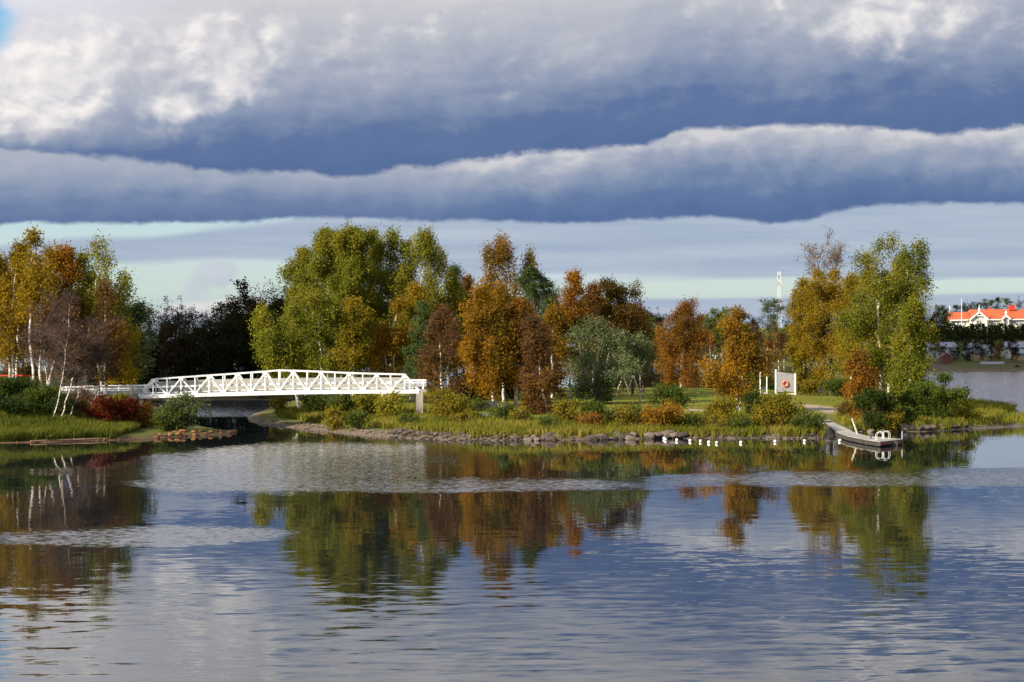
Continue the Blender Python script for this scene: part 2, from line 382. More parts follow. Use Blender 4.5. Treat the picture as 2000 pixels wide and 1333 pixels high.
# ------------------------------------------------------------------ water
wm, t, out = mat_new('lake_water')
p = t.new('ShaderNodeBsdfPrincipled'); t.l.new(p.outputs[0], out.inputs[0])
p.inputs['Base Color'].default_value = (0.010, 0.013, 0.014, 1); p.inputs['Roughness'].default_value = 0.0
p.inputs['IOR'].default_value = 1.45
pos = t.new('ShaderNodeNewGeometry').outputs['Position']
sp = t.new('ShaderNodeSeparateXYZ'); t.l.new(pos, sp.inputs[0]); X, Y = sp.outputs[0], sp.outputs[1]
wob = t.m('SUBTRACT', t.noise(t.vec(X, t.m('MULTIPLY', Y, 0.5)), 0.16, 5, 0.6), 0.5)
wob2 = t.m('SUBTRACT', t.noise(t.vec(X, t.m('MULTIPLY', Y, 0.8), 9.0), 0.7, 4, 0.6), 0.5)
def patch(cx, cy, rx, ry, skew=0.0, soft=0.25):
    dx = t.m('SUBTRACT', X, cx)
    dy = t.m('SUBTRACT', t.m('SUBTRACT', Y, cy), t.m('MULTIPLY', dx, skew))
    a = t.m('DIVIDE', dx, rx); b = t.m('DIVIDE', dy, ry)
    r = t.m('SQRT', t.m('ADD', t.m('MULTIPLY', a, a), t.m('MULTIPLY', b, b)))
    r = t.m('ADD', r, t.m('ADD', t.m('MULTIPLY', wob, 0.55), t.m('MULTIPLY', wob2, 0.16)))
    # the windward (far) side fades out, the lee side ends in a line
    far_side = t.step(dy, 0.0, ry)
    return t.m('MULTIPLY', t.step(r, 1.0 + soft, 1.0 - soft), t.m('SUBTRACT', 1.0, t.m('MULTIPLY', far_side, 0.55)))
ms = [patch(-6.5, 106, 13.3, 6.6, -0.10, 0.2),              # long ruffled streak before the bridge
      t.m('MULTIPLY', patch(-12.0, 128, 9.2, 27, 0.0, 0.3), 1.0),
      patch(22.0, 111, 14.8, 7.0, 0.16, 0.2),               # its twin before the jetty
      t.m('MULTIPLY', patch(-13.8, 77.5, 5.4, 4.0, 0.10, 0.3), 0.9),   # small one nearer
      t.m('MULTIPLY', patch(-26, 116, 10, 3.5, 0.0, 0.4), 0.4),
      t.m('MULTIPLY', t.step(Y, 185, 205), t.m('ADD', t.m('ADD', 0.04, t.m('MULTIPLY', t.m('MULTIPLY', t.step(X, -8, -16), t.step(Y, 188, 205)), 1.7)), t.m('MULTIPLY', t.step(t.m('SUBTRACT', X, t.m('MULTIPLY', Y, 0.165)), 0.0, 8.0), 1.6)))]
mk = ms[0]
for q in ms[1:]: mk = t.m('MAXIMUM', mk, q)
wob3 = t.noise(t.vec(X, Y, 4.0), 1.1, 5, 0.7)
mk = t.m('MULTIPLY', mk, t.m('ADD', 0.65, t.m('MULTIPLY', t.step(wob3, 0.28, 0.64), 0.4)))
def slope(vec_, sc, det, ax, ay):
    c = t.vm('SUBTRACT', t.noise(vec_, sc, det, 0.55, out=1), (0.5, 0.5, 0.5))
    return t.vm('MULTIPLY', c, (ax, ay, 0.0))
pw = t.vec(t.m('MULTIPLY', X, 0.36), t.m('ADD', Y, t.m('MULTIPLY', X, -0.06)))
near = t.step(Y, 80, 38)
sA = slope(pw, 2.1, 1, 0.010, 0.042)
sB = slope(pw, 4.6, 2, 0.016, 0.034)
gust = t.m('ADD', 0.42, t.m('MULTIPLY', t.step(wob, -0.18, 0.2), 0.75))
nA = t.new('ShaderNodeVectorMath', operation='SCALE'); t.l.new(sA, nA.inputs[0]); t.put(nA.inputs['Scale'], t.m('MULTIPLY', gust, t.m('ADD', 0.42, t.m('MULTIPLY', near, 1.6))))
nB = t.new('ShaderNodeVectorMath', operation='SCALE'); t.l.new(sB, nB.inputs[0]); t.put(nB.inputs['Scale'], t.m('MULTIPLY', gust, t.m('ADD', 0.42, t.m('MULTIPLY', near, 2.0))))
sC = slope(pw, 9.0, 3, 0.25, 0.36)
nC = t.new('ShaderNodeVectorMath', operation='SCALE'); t.l.new(sC, nC.inputs[0]); t.put(nC.inputs['Scale'], mk)
# wind-roughened water shows mostly the wavelet faces that tilt towards the viewer's side of the lake
bias = t.vec(0.0, t.m('MULTIPLY', mk, -0.032))
sm = t.vm('ADD', t.vm('ADD', t.vm('ADD', nA.outputs[0], nB.outputs[0]), nC.outputs[0]), bias)
nr = t.vm('NORMALIZE', t.vm('ADD', sm, (0, 0, 1)))
t.l.new(nr, p.inputs['Normal'])
tag(MB().raw([(-9000, -400, 0), (9000, -400, 0), (9000, 15000, 0), (-9000, 15000, 0)], [(0, 1, 2, 3)]).build('water', wm), kind='structure')

# ------------------------------------------------------------------ land
def ground_mat(name, mud, rough_, lawn, d1=1.0, d2=9.0, sand=(0.34, 0.27, 0.19)):
    m, t, out = mat_new(name)
    p = t.new('ShaderNodeBsdfPrincipled'); t.l.new(p.outputs[0], out.inputs[0]); p.inputs['Roughness'].default_value = 0.95
    p.inputs['Specular IOR Level'].default_value = 0.1
    a = t.new('ShaderNodeAttribute', attribute_name='shore').outputs['Fac']
    s = t.new('ShaderNodeAttribute', attribute_name='sand').outputs['Fac']
    pos = t.new('ShaderNodeNewGeometry').outputs['Position']
    n1 = t.noise(pos, 0.35, 5, 0.6); n2 = t.noise(pos, 2.5, 6, 0.7); n3 = t.noise(pos, 9, 5, 0.7)
    a = t.m('ADD', a, t.m('MULTIPLY', t.m('SUBTRACT', n1, 0.5), 2.2))
    var = lambda c, k: t.mix(n2, tuple(x * (1 - k) for x in c) + (1,), tuple(x * (1 + k) for x in c) + (1,))
    mudc = t.mix(n3, tuple(x * 0.5 for x in mud) + (1,), tuple(x * 1.45 for x in mud) + (1,))
    c = t.mix(t.step(a, d1 * 0.6, d1 * 1.5), mudc, var(rough_, 0.45))
    lw = t.mix(t.step(n1, 0.35, 0.65), var(lawn, 0.18), var((lawn[0] * 1.35, lawn[1] * 1.0, lawn[2] * 1.1), 0.2))
    c = t.mix(t.step(a, d2 * 0.8, d2 * 1.15), c, lw)
    c = t.mix(t.step(t.m('ADD', s, t.m('MULTIPLY', t.m('SUBTRACT', n2, 0.5), 0.9)), 0.35, 0.6), c, t.mix(n3, tuple(x * 0.7 for x in sand) + (1,), tuple(x * 1.25 for x in sand) + (1,)))
    t.put(p.inputs['Base Color'], c)
    b = t.new('ShaderNodeBump'); b.inputs['Strength'].default_value = 0.6; b.inputs['Distance'].default_value = 0.08
    t.put(b.inputs['Height'], n3); t.l.new(b.outputs[0], p.inputs['Normal'])
    return m
def vnoise(x, y, s):
    """cheap smooth noise from sines"""
    return (np.sin(x * s * 1.7 + 1.3) * np.cos(y * s * 1.3 + 0.7) + 0.5 * np.sin(x * s * 3.9 + y * s * 2.3) + 0.3 * np.cos(x * s * 7.1 - y * s * 5.3)) / 1.8
class Land:
    def __init__(self, outline, prof, wig=0.5):
        self.o = np.array(outline, float); self.prof = prof; self.wig = wig
    def dist(self, x, y):
        x = np.asarray(x, float); y = np.asarray(y, float)
        shp = x.shape; p = np.stack([x.ravel(), y.ravel()], 1)
        a = self.o; b = np.roll(a, -1, 0)
        best = np.full(len(p), 1e9); ins = np.zeros(len(p), bool)
        for (ax, ay), (bx, by) in zip(a, b):
            dx, dy = bx - ax, by - ay; L = dx * dx + dy * dy + 1e-12
            tt = np.clip(((p[:, 0] - ax) * dx + (p[:, 1] - ay) * dy) / L, 0, 1)
            best = np.minimum(best, np.hypot(p[:, 0] - ax - tt * dx, p[:, 1] - ay - tt * dy))
            cr = ((ay > p[:, 1]) != (by > p[:, 1]))
            with np.errstate(divide='ignore', invalid='ignore'):
                xi = (bx - ax) * (p[:, 1] - ay) / (by - ay if by != ay else 1e-12) + ax
            ins ^= cr & (p[:, 0] < xi)
        d = np.where(ins, best, -best) + self.wig * vnoise(p[:, 0], p[:, 1], 0.5) * 0.7
        return d.reshape(shp)
    def z(self, x, y):
        d = self.dist(x, y)
        return self.prof(d, np.asarray(x, float), np.asarray(y, float))
    def h(self, x, y): return float(self.z(np.array([x]), np.array([y]))[0])
    def mesh(self, name, res, mat, sand=None, resy=None):
        resy = resy or res
        lo = self.o.min(0) - 3; hi = self.o.max(0) + 3
        gx = np.arange(lo[0], hi[0] + res, res); gy = np.arange(lo[1], hi[1] + resy, resy)
        XX, YY = np.meshgrid(gx, gy)
        d = self.dist(XX, YY); Z = self.prof(d, XX, YY)
        keep = d > -2.5 * max(res, 1.0)
        n = len(gx); idx = np.arange(XX.size).reshape(XX.shape)
        k = keep[:-1, :-1] & keep[1:, :-1] & keep[:-1, 1:] & keep[1:, 1:]
        Q = np.stack([idx[:-1, :-1][k], idx[:-1, 1:][k], idx[1:, 1:][k], idx[1:, :-1][k]], 1)
        used = np.unique(Q); re = np.full(XX.size, -1); re[used] = np.arange(len(used))
        me = mesh_np(name, np.stack([XX.ravel()[used], YY.ravel()[used], Z.ravel()[used]], 1), re[Q], None, True)
        at_ = me.attributes.new('shore', 'FLOAT', 'POINT'); at_.data.foreach_set('value', d.ravel()[used].astype(np.float32))
        sv = sand(XX, YY).ravel()[used] if sand is not None else np.zeros(len(used))
        a2 = me.attributes.new('sand', 'FLOAT', 'POINT'); a2.data.foreach_set('value', sv.astype(np.float32))
        return tag(link(name, me, mat), kind='structure')
def sstep(a, b, x):
    q = np.clip((x - a) / (b - a), 0, 1); return q * q * (3 - 2 * q)
# the island
isl_out = [wl(*q) for q in [(486, 824), (560, 835), (640, 843), (700, 850), (780, 856), (860, 860), (950, 861.5), (1050, 861), (1150, 860), (1250, 858), (1300, 857),
           (1400, 857), (1500, 857), (1600, 857), (1640, 850), (1690, 843), (1800, 844), (1900, 838), (1985, 834), (2100, 828), (2100, 822), (1975, 822), (1960, 814), (1992, 806), (1990, 802), (1900, 792)]]
isl_out += [(47, 240), (44, 262), (30, 275), (0, 278), (-14, 272), (-24, 258), (-26, 240), (-25.0, 221), (-24.5, 200)]
def isl_prof(d, x, y):
    return -0.5 + 0.5 * sstep(-1.5, 0, d) + 0.28 * sstep(0, 0.9, d) + 1.0 * sstep(0.8, 15, d) * (1 - 0.45 * sstep(26, 42, x)) + 0.06 * vnoise(x, y, 0.8) * sstep(0, 2, d)
ISL = Land(isl_out, isl_prof)
def isl_sand(x, y):
    a = 1 - np.hypot((x - 26.2) / 2.0, (y - 186) / 12.0)
    b = 1 - np.hypot((x - 15.2) / 1.2, (y - 178) / 4)
    return np.clip(np.maximum(a, b) * 2.0, 0, 1)
G_ISL = ground_mat('island_ground', (0.15, 0.115, 0.085), (0.12, 0.115, 0.025), (0.125, 0.155, 0.018), 0.8, 11)
ISL.mesh('island', 0.75, G_ISL, isl_sand)
# the near bank the bridge starts from
bank_out = [wl(*q) for q in [(-260, 874), (0, 866), (100, 864), (200, 861), (290, 858.5), (350, 853), (440, 849), (452, 846), (425, 841), (385, 832)]]
bank_out += [(-27.0, 180), (-29, 190), (-31, 205), (-42, 240), (-75, 250), (-90, 200), (-75, 145)]
def bank_prof(d, x, y):
    far = sstep(-36, -29, x)
    return -0.5 + 0.5 * sstep(-1.5, 0, d) + 0.25 * sstep(0, 0.8, d) + (2.25 - 1.35 * far) * sstep(2.5, 15, d) + 0.07 * vnoise(x, y, 0.8) * sstep(0, 2, d)
BANK = Land(bank_out, bank_prof)
G_BANK = ground_mat('bank_ground', (0.12, 0.075, 0.045), (0.10, 0.10, 0.022), (0.10, 0.10, 0.03), 0.45, 30)
BANK.mesh('bank', 0.8, G_BANK)
# far shores
G_FAR = ground_mat('far_shore_ground', (0.15, 0.11, 0.07), (0.10, 0.095, 0.03), (0.10, 0.115, 0.025), 3.0, 60)
wood_out = [(-160, 262), (-75, 256), (-50, 253), (-28, 254), (-10, 300), (-16, 420), (-160, 420)]
WOOD = Land(wood_out, lambda d, x, y: -0.5 + 0.5 * sstep(-3, 0, d) + 1.4 * sstep(0, 12, d), 1.0)
WOOD.mesh('far_bank', 4, G_FAR)
far_out = [(-60, 700), (20, 655), (45, 634), (80, 628), (100, 560), (101, 497), (112, 494), (200, 490), (560, 482), (1000, 1700), (-600, 1700)]
def far_prof(d, x, y):
    hill = np.interp(y, [490, 500, 515, 530, 560, 585, 596, 606, 640, 1000], [0, 0.6, 1.6, 2.5, 4.0, 6.6, 9.6, 10.4, 11, 13]) * sstep(86, 108, x)
    return -0.6 + 0.6 * sstep(-5, 0, d) + np.maximum(hill, 2.2 * sstep(0, 40, d))
FAR = Land(far_out, far_prof, 1.5)
def far_sand(x, y):
    return np.clip(np.maximum(1.4 - np.hypot((x - 152) / 32, (y - 497) / 2.5), 0.9 - np.hypot((x - 50) / 5, (y - 640) / 3)), 0, 1)
FAR.mesh('far_shore', 10, G_FAR, far_sand, 4)

# ------------------------------------------------------------------ the white footbridge
BY0 = 172.0; BXC = (544 - 1000) * BY0 / FPX; SK = 0.07
def bD(px): return (BY0 - SK * BXC) / (1 - SK * (px - 1000) / FPX)
BT = np.array((-SK, 1.0, 0)) / math.hypot(SK, 1)        # across the bridge, away from the camera
def bp(px, py, off=0.0): return np.array(at(px, py, bD(px))) + BT * off
bridge = empty('footbridge', tuple(bp(544, 772)), 'white steel truss footbridge spanning the channel to the island', 'bridge')
ap_x = [298.9 + 54.6 * k for k in range(10)]
top_k = [741.4, 737.4, 734.0, 730.2, 726.4, 724.8, 726.8, 729.4, 731.0, 732.2]
def ytop(x): return float(np.interp(x, ap_x[:5] + [544] + ap_x[5:], top_k[:5] + [724.0] + top_k[5:]))
def ygt(x): return float(np.interp(x, [268, 333, 426, 544, 643, 736, 822], [772.3, 769.9, 766.8, 763.2, 761.6, 761.2, 761.6]))
def ygb(x): return float(np.interp(x, [268, 380, 488, 544, 612, 705, 822], [779, 775.6, 773, 771.6, 770.2, 769.2, 769]))
WB = 2.5
mids = [ap_x[k] + 27.3 for k in range(9)]
for off in (0.0, WB):
    # edge beam and top chord as chained bars
    xs = np.linspace(272, 818, 21); m = MB()
    for a, b in zip(xs[:-1], xs[1:]):
        A0, A1, B0, B1 = bp(a, ygt(a), off), bp(a, ygb(a), off), bp(b, ygt(b), off), bp(b, ygb(b), off)
        w = BT * 0.11
        m.hexa([A1 - w, B1 - w, B1 + w, A1 + w, A0 - w, B0 - w, B0 + w, A0 + w])
    m.build('edge_beam', BRW, bridge)
    xs = np.linspace(ap_x[0], ap_x[-1], 19); m = MB()
    for a, b in zip(xs[:-1], xs[1:]): m.bar(bp(a, ytop(a), off), bp(b, ytop(b), off), 0.11, 0.11)
    m.build('top_chord', BRW, bridge)
    MB().bar(bp(ap_x[0], ytop(ap_x[0]), off), bp(270, ygt(270) + 2, off), 0.16, 0.17).build('end_post', BRW, bridge)
    MB().bar(bp(ap_x[-1], ytop(ap_x[-1]), off), bp(819, ygt(819) + 2, off), 0.16, 0.17).build('end_post', BRW, bridge)
    for k in range(10):
        x = ap_x[k]
        MB().bar(bp(x, ytop(x) + 1.5, off), bp(x, ygt(x) + 1, off), 0.08, 0.08).build('upright', BRW, bridge)
        for xm in ([mids[k - 1]] if k > 0 else []) + ([mids[k]] if k < 9 else []):
            MB().bar(bp(x, ytop(x) + 2, off + 0.01), bp(xm, ygt(xm) + 1, off + 0.01), 0.09, 0.105).build('diagonal', BRW, bridge)
    for x in mids:
        MB().bar(bp(x, ytop(x) + 1.5, off), bp(x, ygt(x) + 1, off), 0.085, 0.085).build('upright', BRW, bridge)
    # guard rails inside the truss
    ins = off + (0.16 if off == 0 else -0.16)
    for fr, hh in ((0.34, 0.15), (0.07, 0.06)):
        xs = np.linspace(282, 808, 13); m = MB()
        yl = lambda x: ygt(x) - fr * (ygt(x) - float(np.interp(x, [282, 544, 808], [728, 726, 720])))
        for a, b in zip(xs[:-1], xs[1:]): m.bar(bp(a, yl(a), ins), bp(b, yl(b), ins), 0.05, hh)
        m.build('guard_rail', BRW, bridge)
    for x in [282] + [a for a in ap_x] + [808]:
        MB().bar(bp(x, ygt(x) - 13, ins), bp(x, ygt(x), ins), 0.05, 0.06).build('rail_post', BRW, bridge)
for off in (-0.075, WB + 0.075):
    for x in ap_x: 
        c = bp(x, ytop(x) + 3.0, off); MB().box(c[0] - .17, c[0] + .17, c[1] - .012, c[1] + .012, c[2] - .13, c[2] + .10).build('gusset_plate', BRW, bridge)
    for x in mids:
        c = bp(x, ygt(x) - 1.2, off); MB().box(c[0] - .24, c[0] + .24, c[1] - .012, c[1] + .012, c[2] - .10, c[2] + .11).build('gusset_plate', BRW, bridge)
sc_y = lambda x: float(np.interp(x, [300, 380, 457, 550, 643, 790], [747, 743.6, 741.4, 739.8, 738.6, 738.2]))
xs = [304] + mids + [793]
for a, b in zip(xs[:-1], xs[1:]):
    a2, b2 = a + 0.35, b - 0.35; w = BT * 0.02; o_ = WB - 0.28
    MB().hexa([bp(a2, ygt(a2) - 1.5, o_) - w, bp(b2, ygt(b2) - 1.5, o_) - w, bp(b2, ygt(b2) - 1.5, o_) + w, bp(a2, ygt(a2) - 1.5, o_) + w,
               bp(a2, sc_y(a2), o_) - w, bp(b2, sc_y(b2), o_) - w, bp(b2, sc_y(b2), o_) + w, bp(a2, sc_y(a2), o_) + w]).build('screen_panel', SCREEN, bridge)
m = MB(); xs = np.linspace(272, 818, 15)
for a, b in zip(xs[:-1], xs[1:]):
    d0 = np.array((0, 0, -0.10)); d1 = np.array((0, 0, -0.22))
    L = [bp(a, ygt(a), 0.13), bp(b, ygt(b), 0.13), bp(b, ygt(b), WB - 0.13), bp(a, ygt(a), WB - 0.13)]
    m.hexa([q + d1 for q in L] + [q + d0 for q in L])
m.build('deck', DECKW, bridge)
for x in mids[::2]:
    MB().bar(bp(x, ygb(x) - 2, 0.1), bp(x, ygb(x) - 2, WB - 0.1), 0.12, 0.14).build('cross_beam', WHITE, bridge)
# abutments
A = empty('bridge_abutment', tuple(bp(258, 780, 1.2)), 'pale concrete abutment under the bridge end beside red bushes', 'abutment')
q0, q1 = bp(238, 772.8, -0.5), bp(279, 779.6, -0.5)
zb = -0.3
f = lambda px, z, off: np.array((*(bp(px, 770, off)[:2]), z))
MB().hexa([f(236, zb, -0.4), f(280, zb, -0.4), f(280, zb, 3.0), f(236, zb, 3.0), f(236, q0[2], -0.4), f(280, q1[2] - 0.05, -0.4), f(280, q1[2] - 0.05, 3.0), f(236, q0[2], 3.0)]).build('pier_block', CONC, A)
MB().hexa([f(236, 2.2, -0.2), f(268, 2.2, -0.2), f(268, 2.2, 2.8), f(236, 2.2, 2.8), f(236, q0[2] + 0.05, -0.2), f(268, q0[2] - 0.02, -0.2), f(268, q0[2] - 0.02, 2.8), f(236, q0[2] + 0.05, 2.8)]).build('approach_slab', CONC, A)
A = empty('bridge_abutment', tuple(bp(822, 790, 1.2)), 'concrete pier carrying the island end of the bridge', 'abutment')
zt = bp(812, 769.6)[2]
MB().hexa([f(812.5, 0.3, -0.35), f(826, 0.3, -0.35), f(826, 0.3, 2.9), f(812.5, 0.3, 2.9), f(812.5, zt - 0.02, -0.35), f(826, zt + 0.18, -0.35), f(826, zt + 0.18, 2.9), f(812.5, zt - 0.02, 2.9)]).build('pier_block', CONC, A)
MB().hexa([f(820, zt + 0.1, -0.3), f(834, zt + 0.1, -0.3), f(834, zt + 0.1, 2.85), f(820, zt + 0.1, 2.85), f(820, zt + 0.36, -0.3), f(834, zt + 0.3, -0.3), f(834, zt + 0.3, 2.85), f(820, zt + 0.36, 2.85)]).build('bearing_wall', CONC, A)
# approach path on the bank
m = MB(); xs = [268, 220, 160, 100, 20, -60]; zs = [2.75, 2.72, 2.66, 2.6, 2.5, 2.45]
for i in range(5):
    L = [f(xs[i + 1], zs[i + 1], 0.2), f(xs[i], zs[i], 0.2), f(xs[i], zs[i], 2.3), f(xs[i + 1], zs[i + 1], 2.3)]
    m.hexa([q - np.array((0, 0, 0.9)) for q in L] + L)
tag(m.build('path', simple_mat('gravel_path', (0.30, 0.26, 0.2), 0.95, 0.2, 2)), kind='structure')
def railing(px0, px1, off, rails, posts, label, ybase):
    r = empty('guard_railing', tuple(bp((px0 + px1) / 2, 770, off)), label, 'railing', 'railings at the bridge ends')
    for (ya, yb, w, h, mt) in rails: MB().bar(bp(px0, ya, off), bp(px1, yb, off), w, h).build('rail', mt, r)
    for x, yt_, mt in posts: MB().bar(bp(x, yt_, off), bp(x, ybase, off), 0.08, 0.08).build('post', mt, r)
LR = [(757.4, 753.8, 0.06, 0.10, WHITE), (762.3, 759.5, 0.05, 0.08, WHITE), (767.0, 766.4, 0.06, 0.26, GALV)]
LP = [(122, 757, WHITE), (157, 756, WHITE), (191, 755.5, WHITE), (225, 754.5, WHITE), (256, 754, WHITE)]
railing(118, 287, -0.05, LR, LP, 'low white railing before the bridge, nearer side of the approach path', 772)
railing(118, 287, 2.5, LR, LP, 'low white railing before the bridge, farther side of the approach path', 771)
RR = [(743.6, 743.6, 0.06, 0.10, WHITE), (748.3, 748.0, 0.05, 0.08, WHITE), (753.4, 753.0, 0.06, 0.2, GALV)]
railing(791, 833, -0.05, RR, [(827, 743, WHITE), (800, 744, WHITE)], 'short white railing at the island end, nearer side of the path', 761)
railing(791, 833, 2.5, RR, [(827, 743, WHITE), (800, 744, WHITE)], 'short white railing at the island end, farther side of the path', 761)
# small things by the approach
mp = empty('marker_post', tuple(bp(261, 773, -0.5)), 'slim yellow post standing where the bridge begins', 'post')
MB().bar(bp(261, 751.5, -0.5), bp(261, 775, -0.5), 0.09, 0.09).build('pole', YELLOW, mp)
MB().bar(bp(261, 750.8, -0.5), bp(261, 751.5, -0.5), 0.11, 0.11).build('cap', WHITE, mp)
bo = at(30, 734, 178)
bar_ = empty('barrier', (bo[0], bo[1], BANK.h(bo[0], bo[1])), 'long red barrier bar between the birch trunks on the bank', 'barrier')
MB().bar(at(-40, 734.2, 178), at(63, 734.0, 178), 0.08, 0.12).build('boom', RED, bar_)
for x in (-30, 60):
    q = at(x, 735.5, 178.12); MB().box(q[0] - .06, q[0] + .06, q[1] - .03, q[1] + .06, BANK.h(q[0], q[1]) - .2, q[2]).build('post', GREYW, bar_)

# ------------------------------------------------------------------ trees
SHAPES = {
 'birch': lambda u: np.clip((1 - u), 0, 1) ** 0.62 * (0.45 + 0.55 * np.clip(u / 0.3, 0, 1)) * 1.22,
 'round': lambda u: np.sqrt(np.clip(1 - (2 * u - 1) ** 2 * 0.93, 0, 1)),
 'cone': lambda u: np.clip(1 - u, 0, 1) ** 0.85 + 0.05,
 'column': lambda u: 0.85 * np.clip(1 - u, 0, 1) ** 0.4 * (0.6 + 0.4 * np.clip(u / 0.2, 0, 1)) + 0.03,
 'vase': lambda u: (0.35 + 0.75 * u) * np.clip((1.02 - u) / 0.25, 0.25, 1),
}
def leaves(cent, size, r, up=0.35, asp=0.55):
    n = len(cent)
    a = r.normal(size=(n, 3)); a /= np.linalg.norm(a, axis=1, keepdims=True)
    nn = r.normal(size=(n, 3)); nn[:, 2] += up; b = np.cross(a, nn); b /= (np.linalg.norm(b, axis=1, keepdims=True) + 1e-9)
    s = (size * r.uniform(0.5, 1.5, n))[:, None]
    v = np.stack([cent - a * s * 0.9, cent + a * s * 0.45 + b * s * asp, cent + a * s * 0.45 - b * s * asp], 1).reshape(-1, 3)
    return v, np.arange(n * 3).reshape(-1, 3)
def polyline_at(P, s):
    """points at parameter s (0..1) along P, by index"""
    k = (len(P) - 1) * np.clip(s, 0, 0.9999); i = k.astype(int); f = (k - i)[:, None]
    return P[i] * (1 - f) + P[i + 1] * f
def grow(seed, stems, R, cb, shape='birch', nprim=26, nsec=6, nleaf=6000, leaf=0.10, droop=0.25, up=0.75, tr=0.12, jit=0.29, clump=10, twigs=0, sec_len=0.42, asp=0.55, leaf_up=0.35, tip=0.6, inner=0.35):
    """stems: list of (k,3) trunk lines in local metres. Returns (wood verts, quads), (leaf verts, quads), (twig verts, quads)"""
    r = np.random.default_rng(seed)
    WV, WQ, n = [[], []], [[], []], [0, 0]
    def addw(v, q, g=1):
        WV[g].append(v); WQ[g].append(q + n[g]); n[g] += len(v)
    SP = []; SW = []
    fn = SHAPES[shape]
    for st in stems:
        st = np.asarray(st, float)
        # resample + slight wander
        s = np.linspace(0, 1, 14); L = np.r_[0, np.cumsum(np.linalg.norm(np.diff(st, axis=0), axis=1))]; L /= L[-1]
        P = np.stack([np.interp(s, L, st[:, i]) for i in range(3)], 1)
        H = P[-1, 2] - P[0, 2]
        P[1:-1, :2] += r.normal(size=(12, 2)) * 0.006 * H
        rad = tr * (1 - s) ** 0.8 + 0.012; rad[0] *= 1.25
        v, q = tubes(P[None], rad[None], 7); addw(v, q, 0)
        cbl = cb
        npb = max(4, int(nprim / len(stems) ** 0.6))
        u = np.sort(r.uniform(0, 1, npb) ** 0.85); u[-3:] = [0.93, 0.97, 0.99]
        ts = cbl + (1 - cbl) * u
        base = polyline_at(P, ts)
        az = np.arange(npb) * 2.399 + r.uniform(0, 6.28) + r.normal(size=npb) * 0.35
        Rl = R * fn(u) * r.uniform(0.5, 1.24, npb)
        elev = up * (0.65 + 0.6 * u) + r.normal(size=npb) * 0.12
        Lb = Rl / np.maximum(np.cos(np.clip(elev, -0.3, 1.25)), 0.45)
        d = np.stack([np.cos(az) * np.cos(elev), np.sin(az) * np.cos(elev), np.sin(elev)], 1)
        w = np.linspace(0, 1, 6)
        PB = base[:, None, :] + d[:, None, :] * (Lb[:, None] * w)[:, :, None]
        PB[:, :, 2] -= (Lb[:, None] * w[None] ** 2.2) * (0.10 + 0.35 * droop)
        PB[:, 1:, :] += r.normal(size=(npb, 5, 3)) * (0.035 * Lb)[:, None, None]
        rb = (0.022 + 0.010 * Lb * (tr / 0.12))[:, None] * (1 - w)[None] ** 0.7 + 0.006
        v, q = tubes(PB, rb, 3); addw(v, q)
        # secondaries
        ii = np.repeat(np.arange(npb), nsec); fs = r.uniform(0.22, 1.0, len(ii))
        k = fs * 5 * 0.9999; k0 = k.astype(int); kf = (k - k0)[:, None]
        b0 = PB[ii, k0] * (1 - kf) + PB[ii, k0 + 1] * kf
        dd = d[ii] * 0.6 + r.normal(size=(len(ii), 3)) * 0.65; dd[:, 2] += 0.15
        dd /= np.linalg.norm(dd, axis=1, keepdims=True)
        Ls = sec_len * Lb[ii] * (1.15 - 0.6 * fs) * r.uniform(0.6, 1.3, len(ii)) + 0.25
        w3 = np.linspace(0, 1, 4)
        P2 = b0[:, None, :] + dd[:, None, :] * (Ls[:, None] * w3)[:, :, None]
        P2[:, :, 2] -= Ls[:, None] * w3[None] ** 2 * (0.1 + 1.1 * droop)
        v, q = tubes(P2[:, [0, 2, 3]], ((0.006 + 0.006 * Ls)[:, None] * (1 - 0.7 * w3)[None])[:, [0, 2, 3]], 3); addw(v, q)
        SP.append(P2); SW.append(Ls * r.uniform(0.4, 1.6, len(ii)))
        # a leader so that the top is a spire
        lead = P[-4:]; PL = np.stack([lead + r.normal(size=(4, 3)) * 0.05 for _ in range(3)]); SP.append(PL); SW.append(np.full(3, 0.5 * np.mean(Ls)))
    SP = np.concatenate(SP); SW = np.concatenate(SW); SW = SW / SW.sum()
    LV = TV = None
    if nleaf:
        nc = max(20, nleaf // clump)
        bi = r.choice(len(SP), nc, p=SW); s = r.uniform(0, 1, nc) ** tip
        k = s * 3 * 0.9999; k0 = k.astype(int); kf = (k - k0)[:, None]
        cc = SP[bi, k0] * (1 - kf) + SP[bi, k0 + 1] * kf
        cc[:, 2] -= r.exponential(droop * 0.6 + 1e-6, nc)
        cj = r.normal(size=(nc, clump, 3)) * jit
        cj[:, :, 2] = cj[:, :, 2] * (0.8 + droop) - np.abs(r.normal(size=(nc, clump))) * droop * 0.6
        pts = (cc[:, None, :] + cj).reshape(-1, 3)
        pts = pts[pts[:, 2] > 0.05]
        LV = leaves(pts, leaf, r, leaf_up, asp)
    if twigs:
        bi = r.choice(len(SP), twigs, p=SW); s = r.uniform(0, 1, twigs)
        k = s * 3 * 0.9999; k0 = k.astype(int); kf = (k - k0)[:, None]
        c0 = SP[bi, k0] * (1 - kf) + SP[bi, k0 + 1] * kf
        dd = (SP[bi, 3] - SP[bi, 0]); dd /= (np.linalg.norm(dd, axis=1, keepdims=True) + 1e-9)
        dd = dd * 0.7 + r.normal(size=(twigs, 3)) * 0.55; dd[:, 2] += 0.25 - droop
        dd /= np.linalg.norm(dd, axis=1, keepdims=True)
        Lt = r.uniform(0.3, 0.95, twigs)[:, None]
        sd = np.cross(dd, r.normal(size=(twigs, 3))); sd /= (np.linalg.norm(sd, axis=1, keepdims=True) + 1e-9)
        wv = 0.011
        mid = c0 + dd * Lt * 0.55 + sd * 0.04
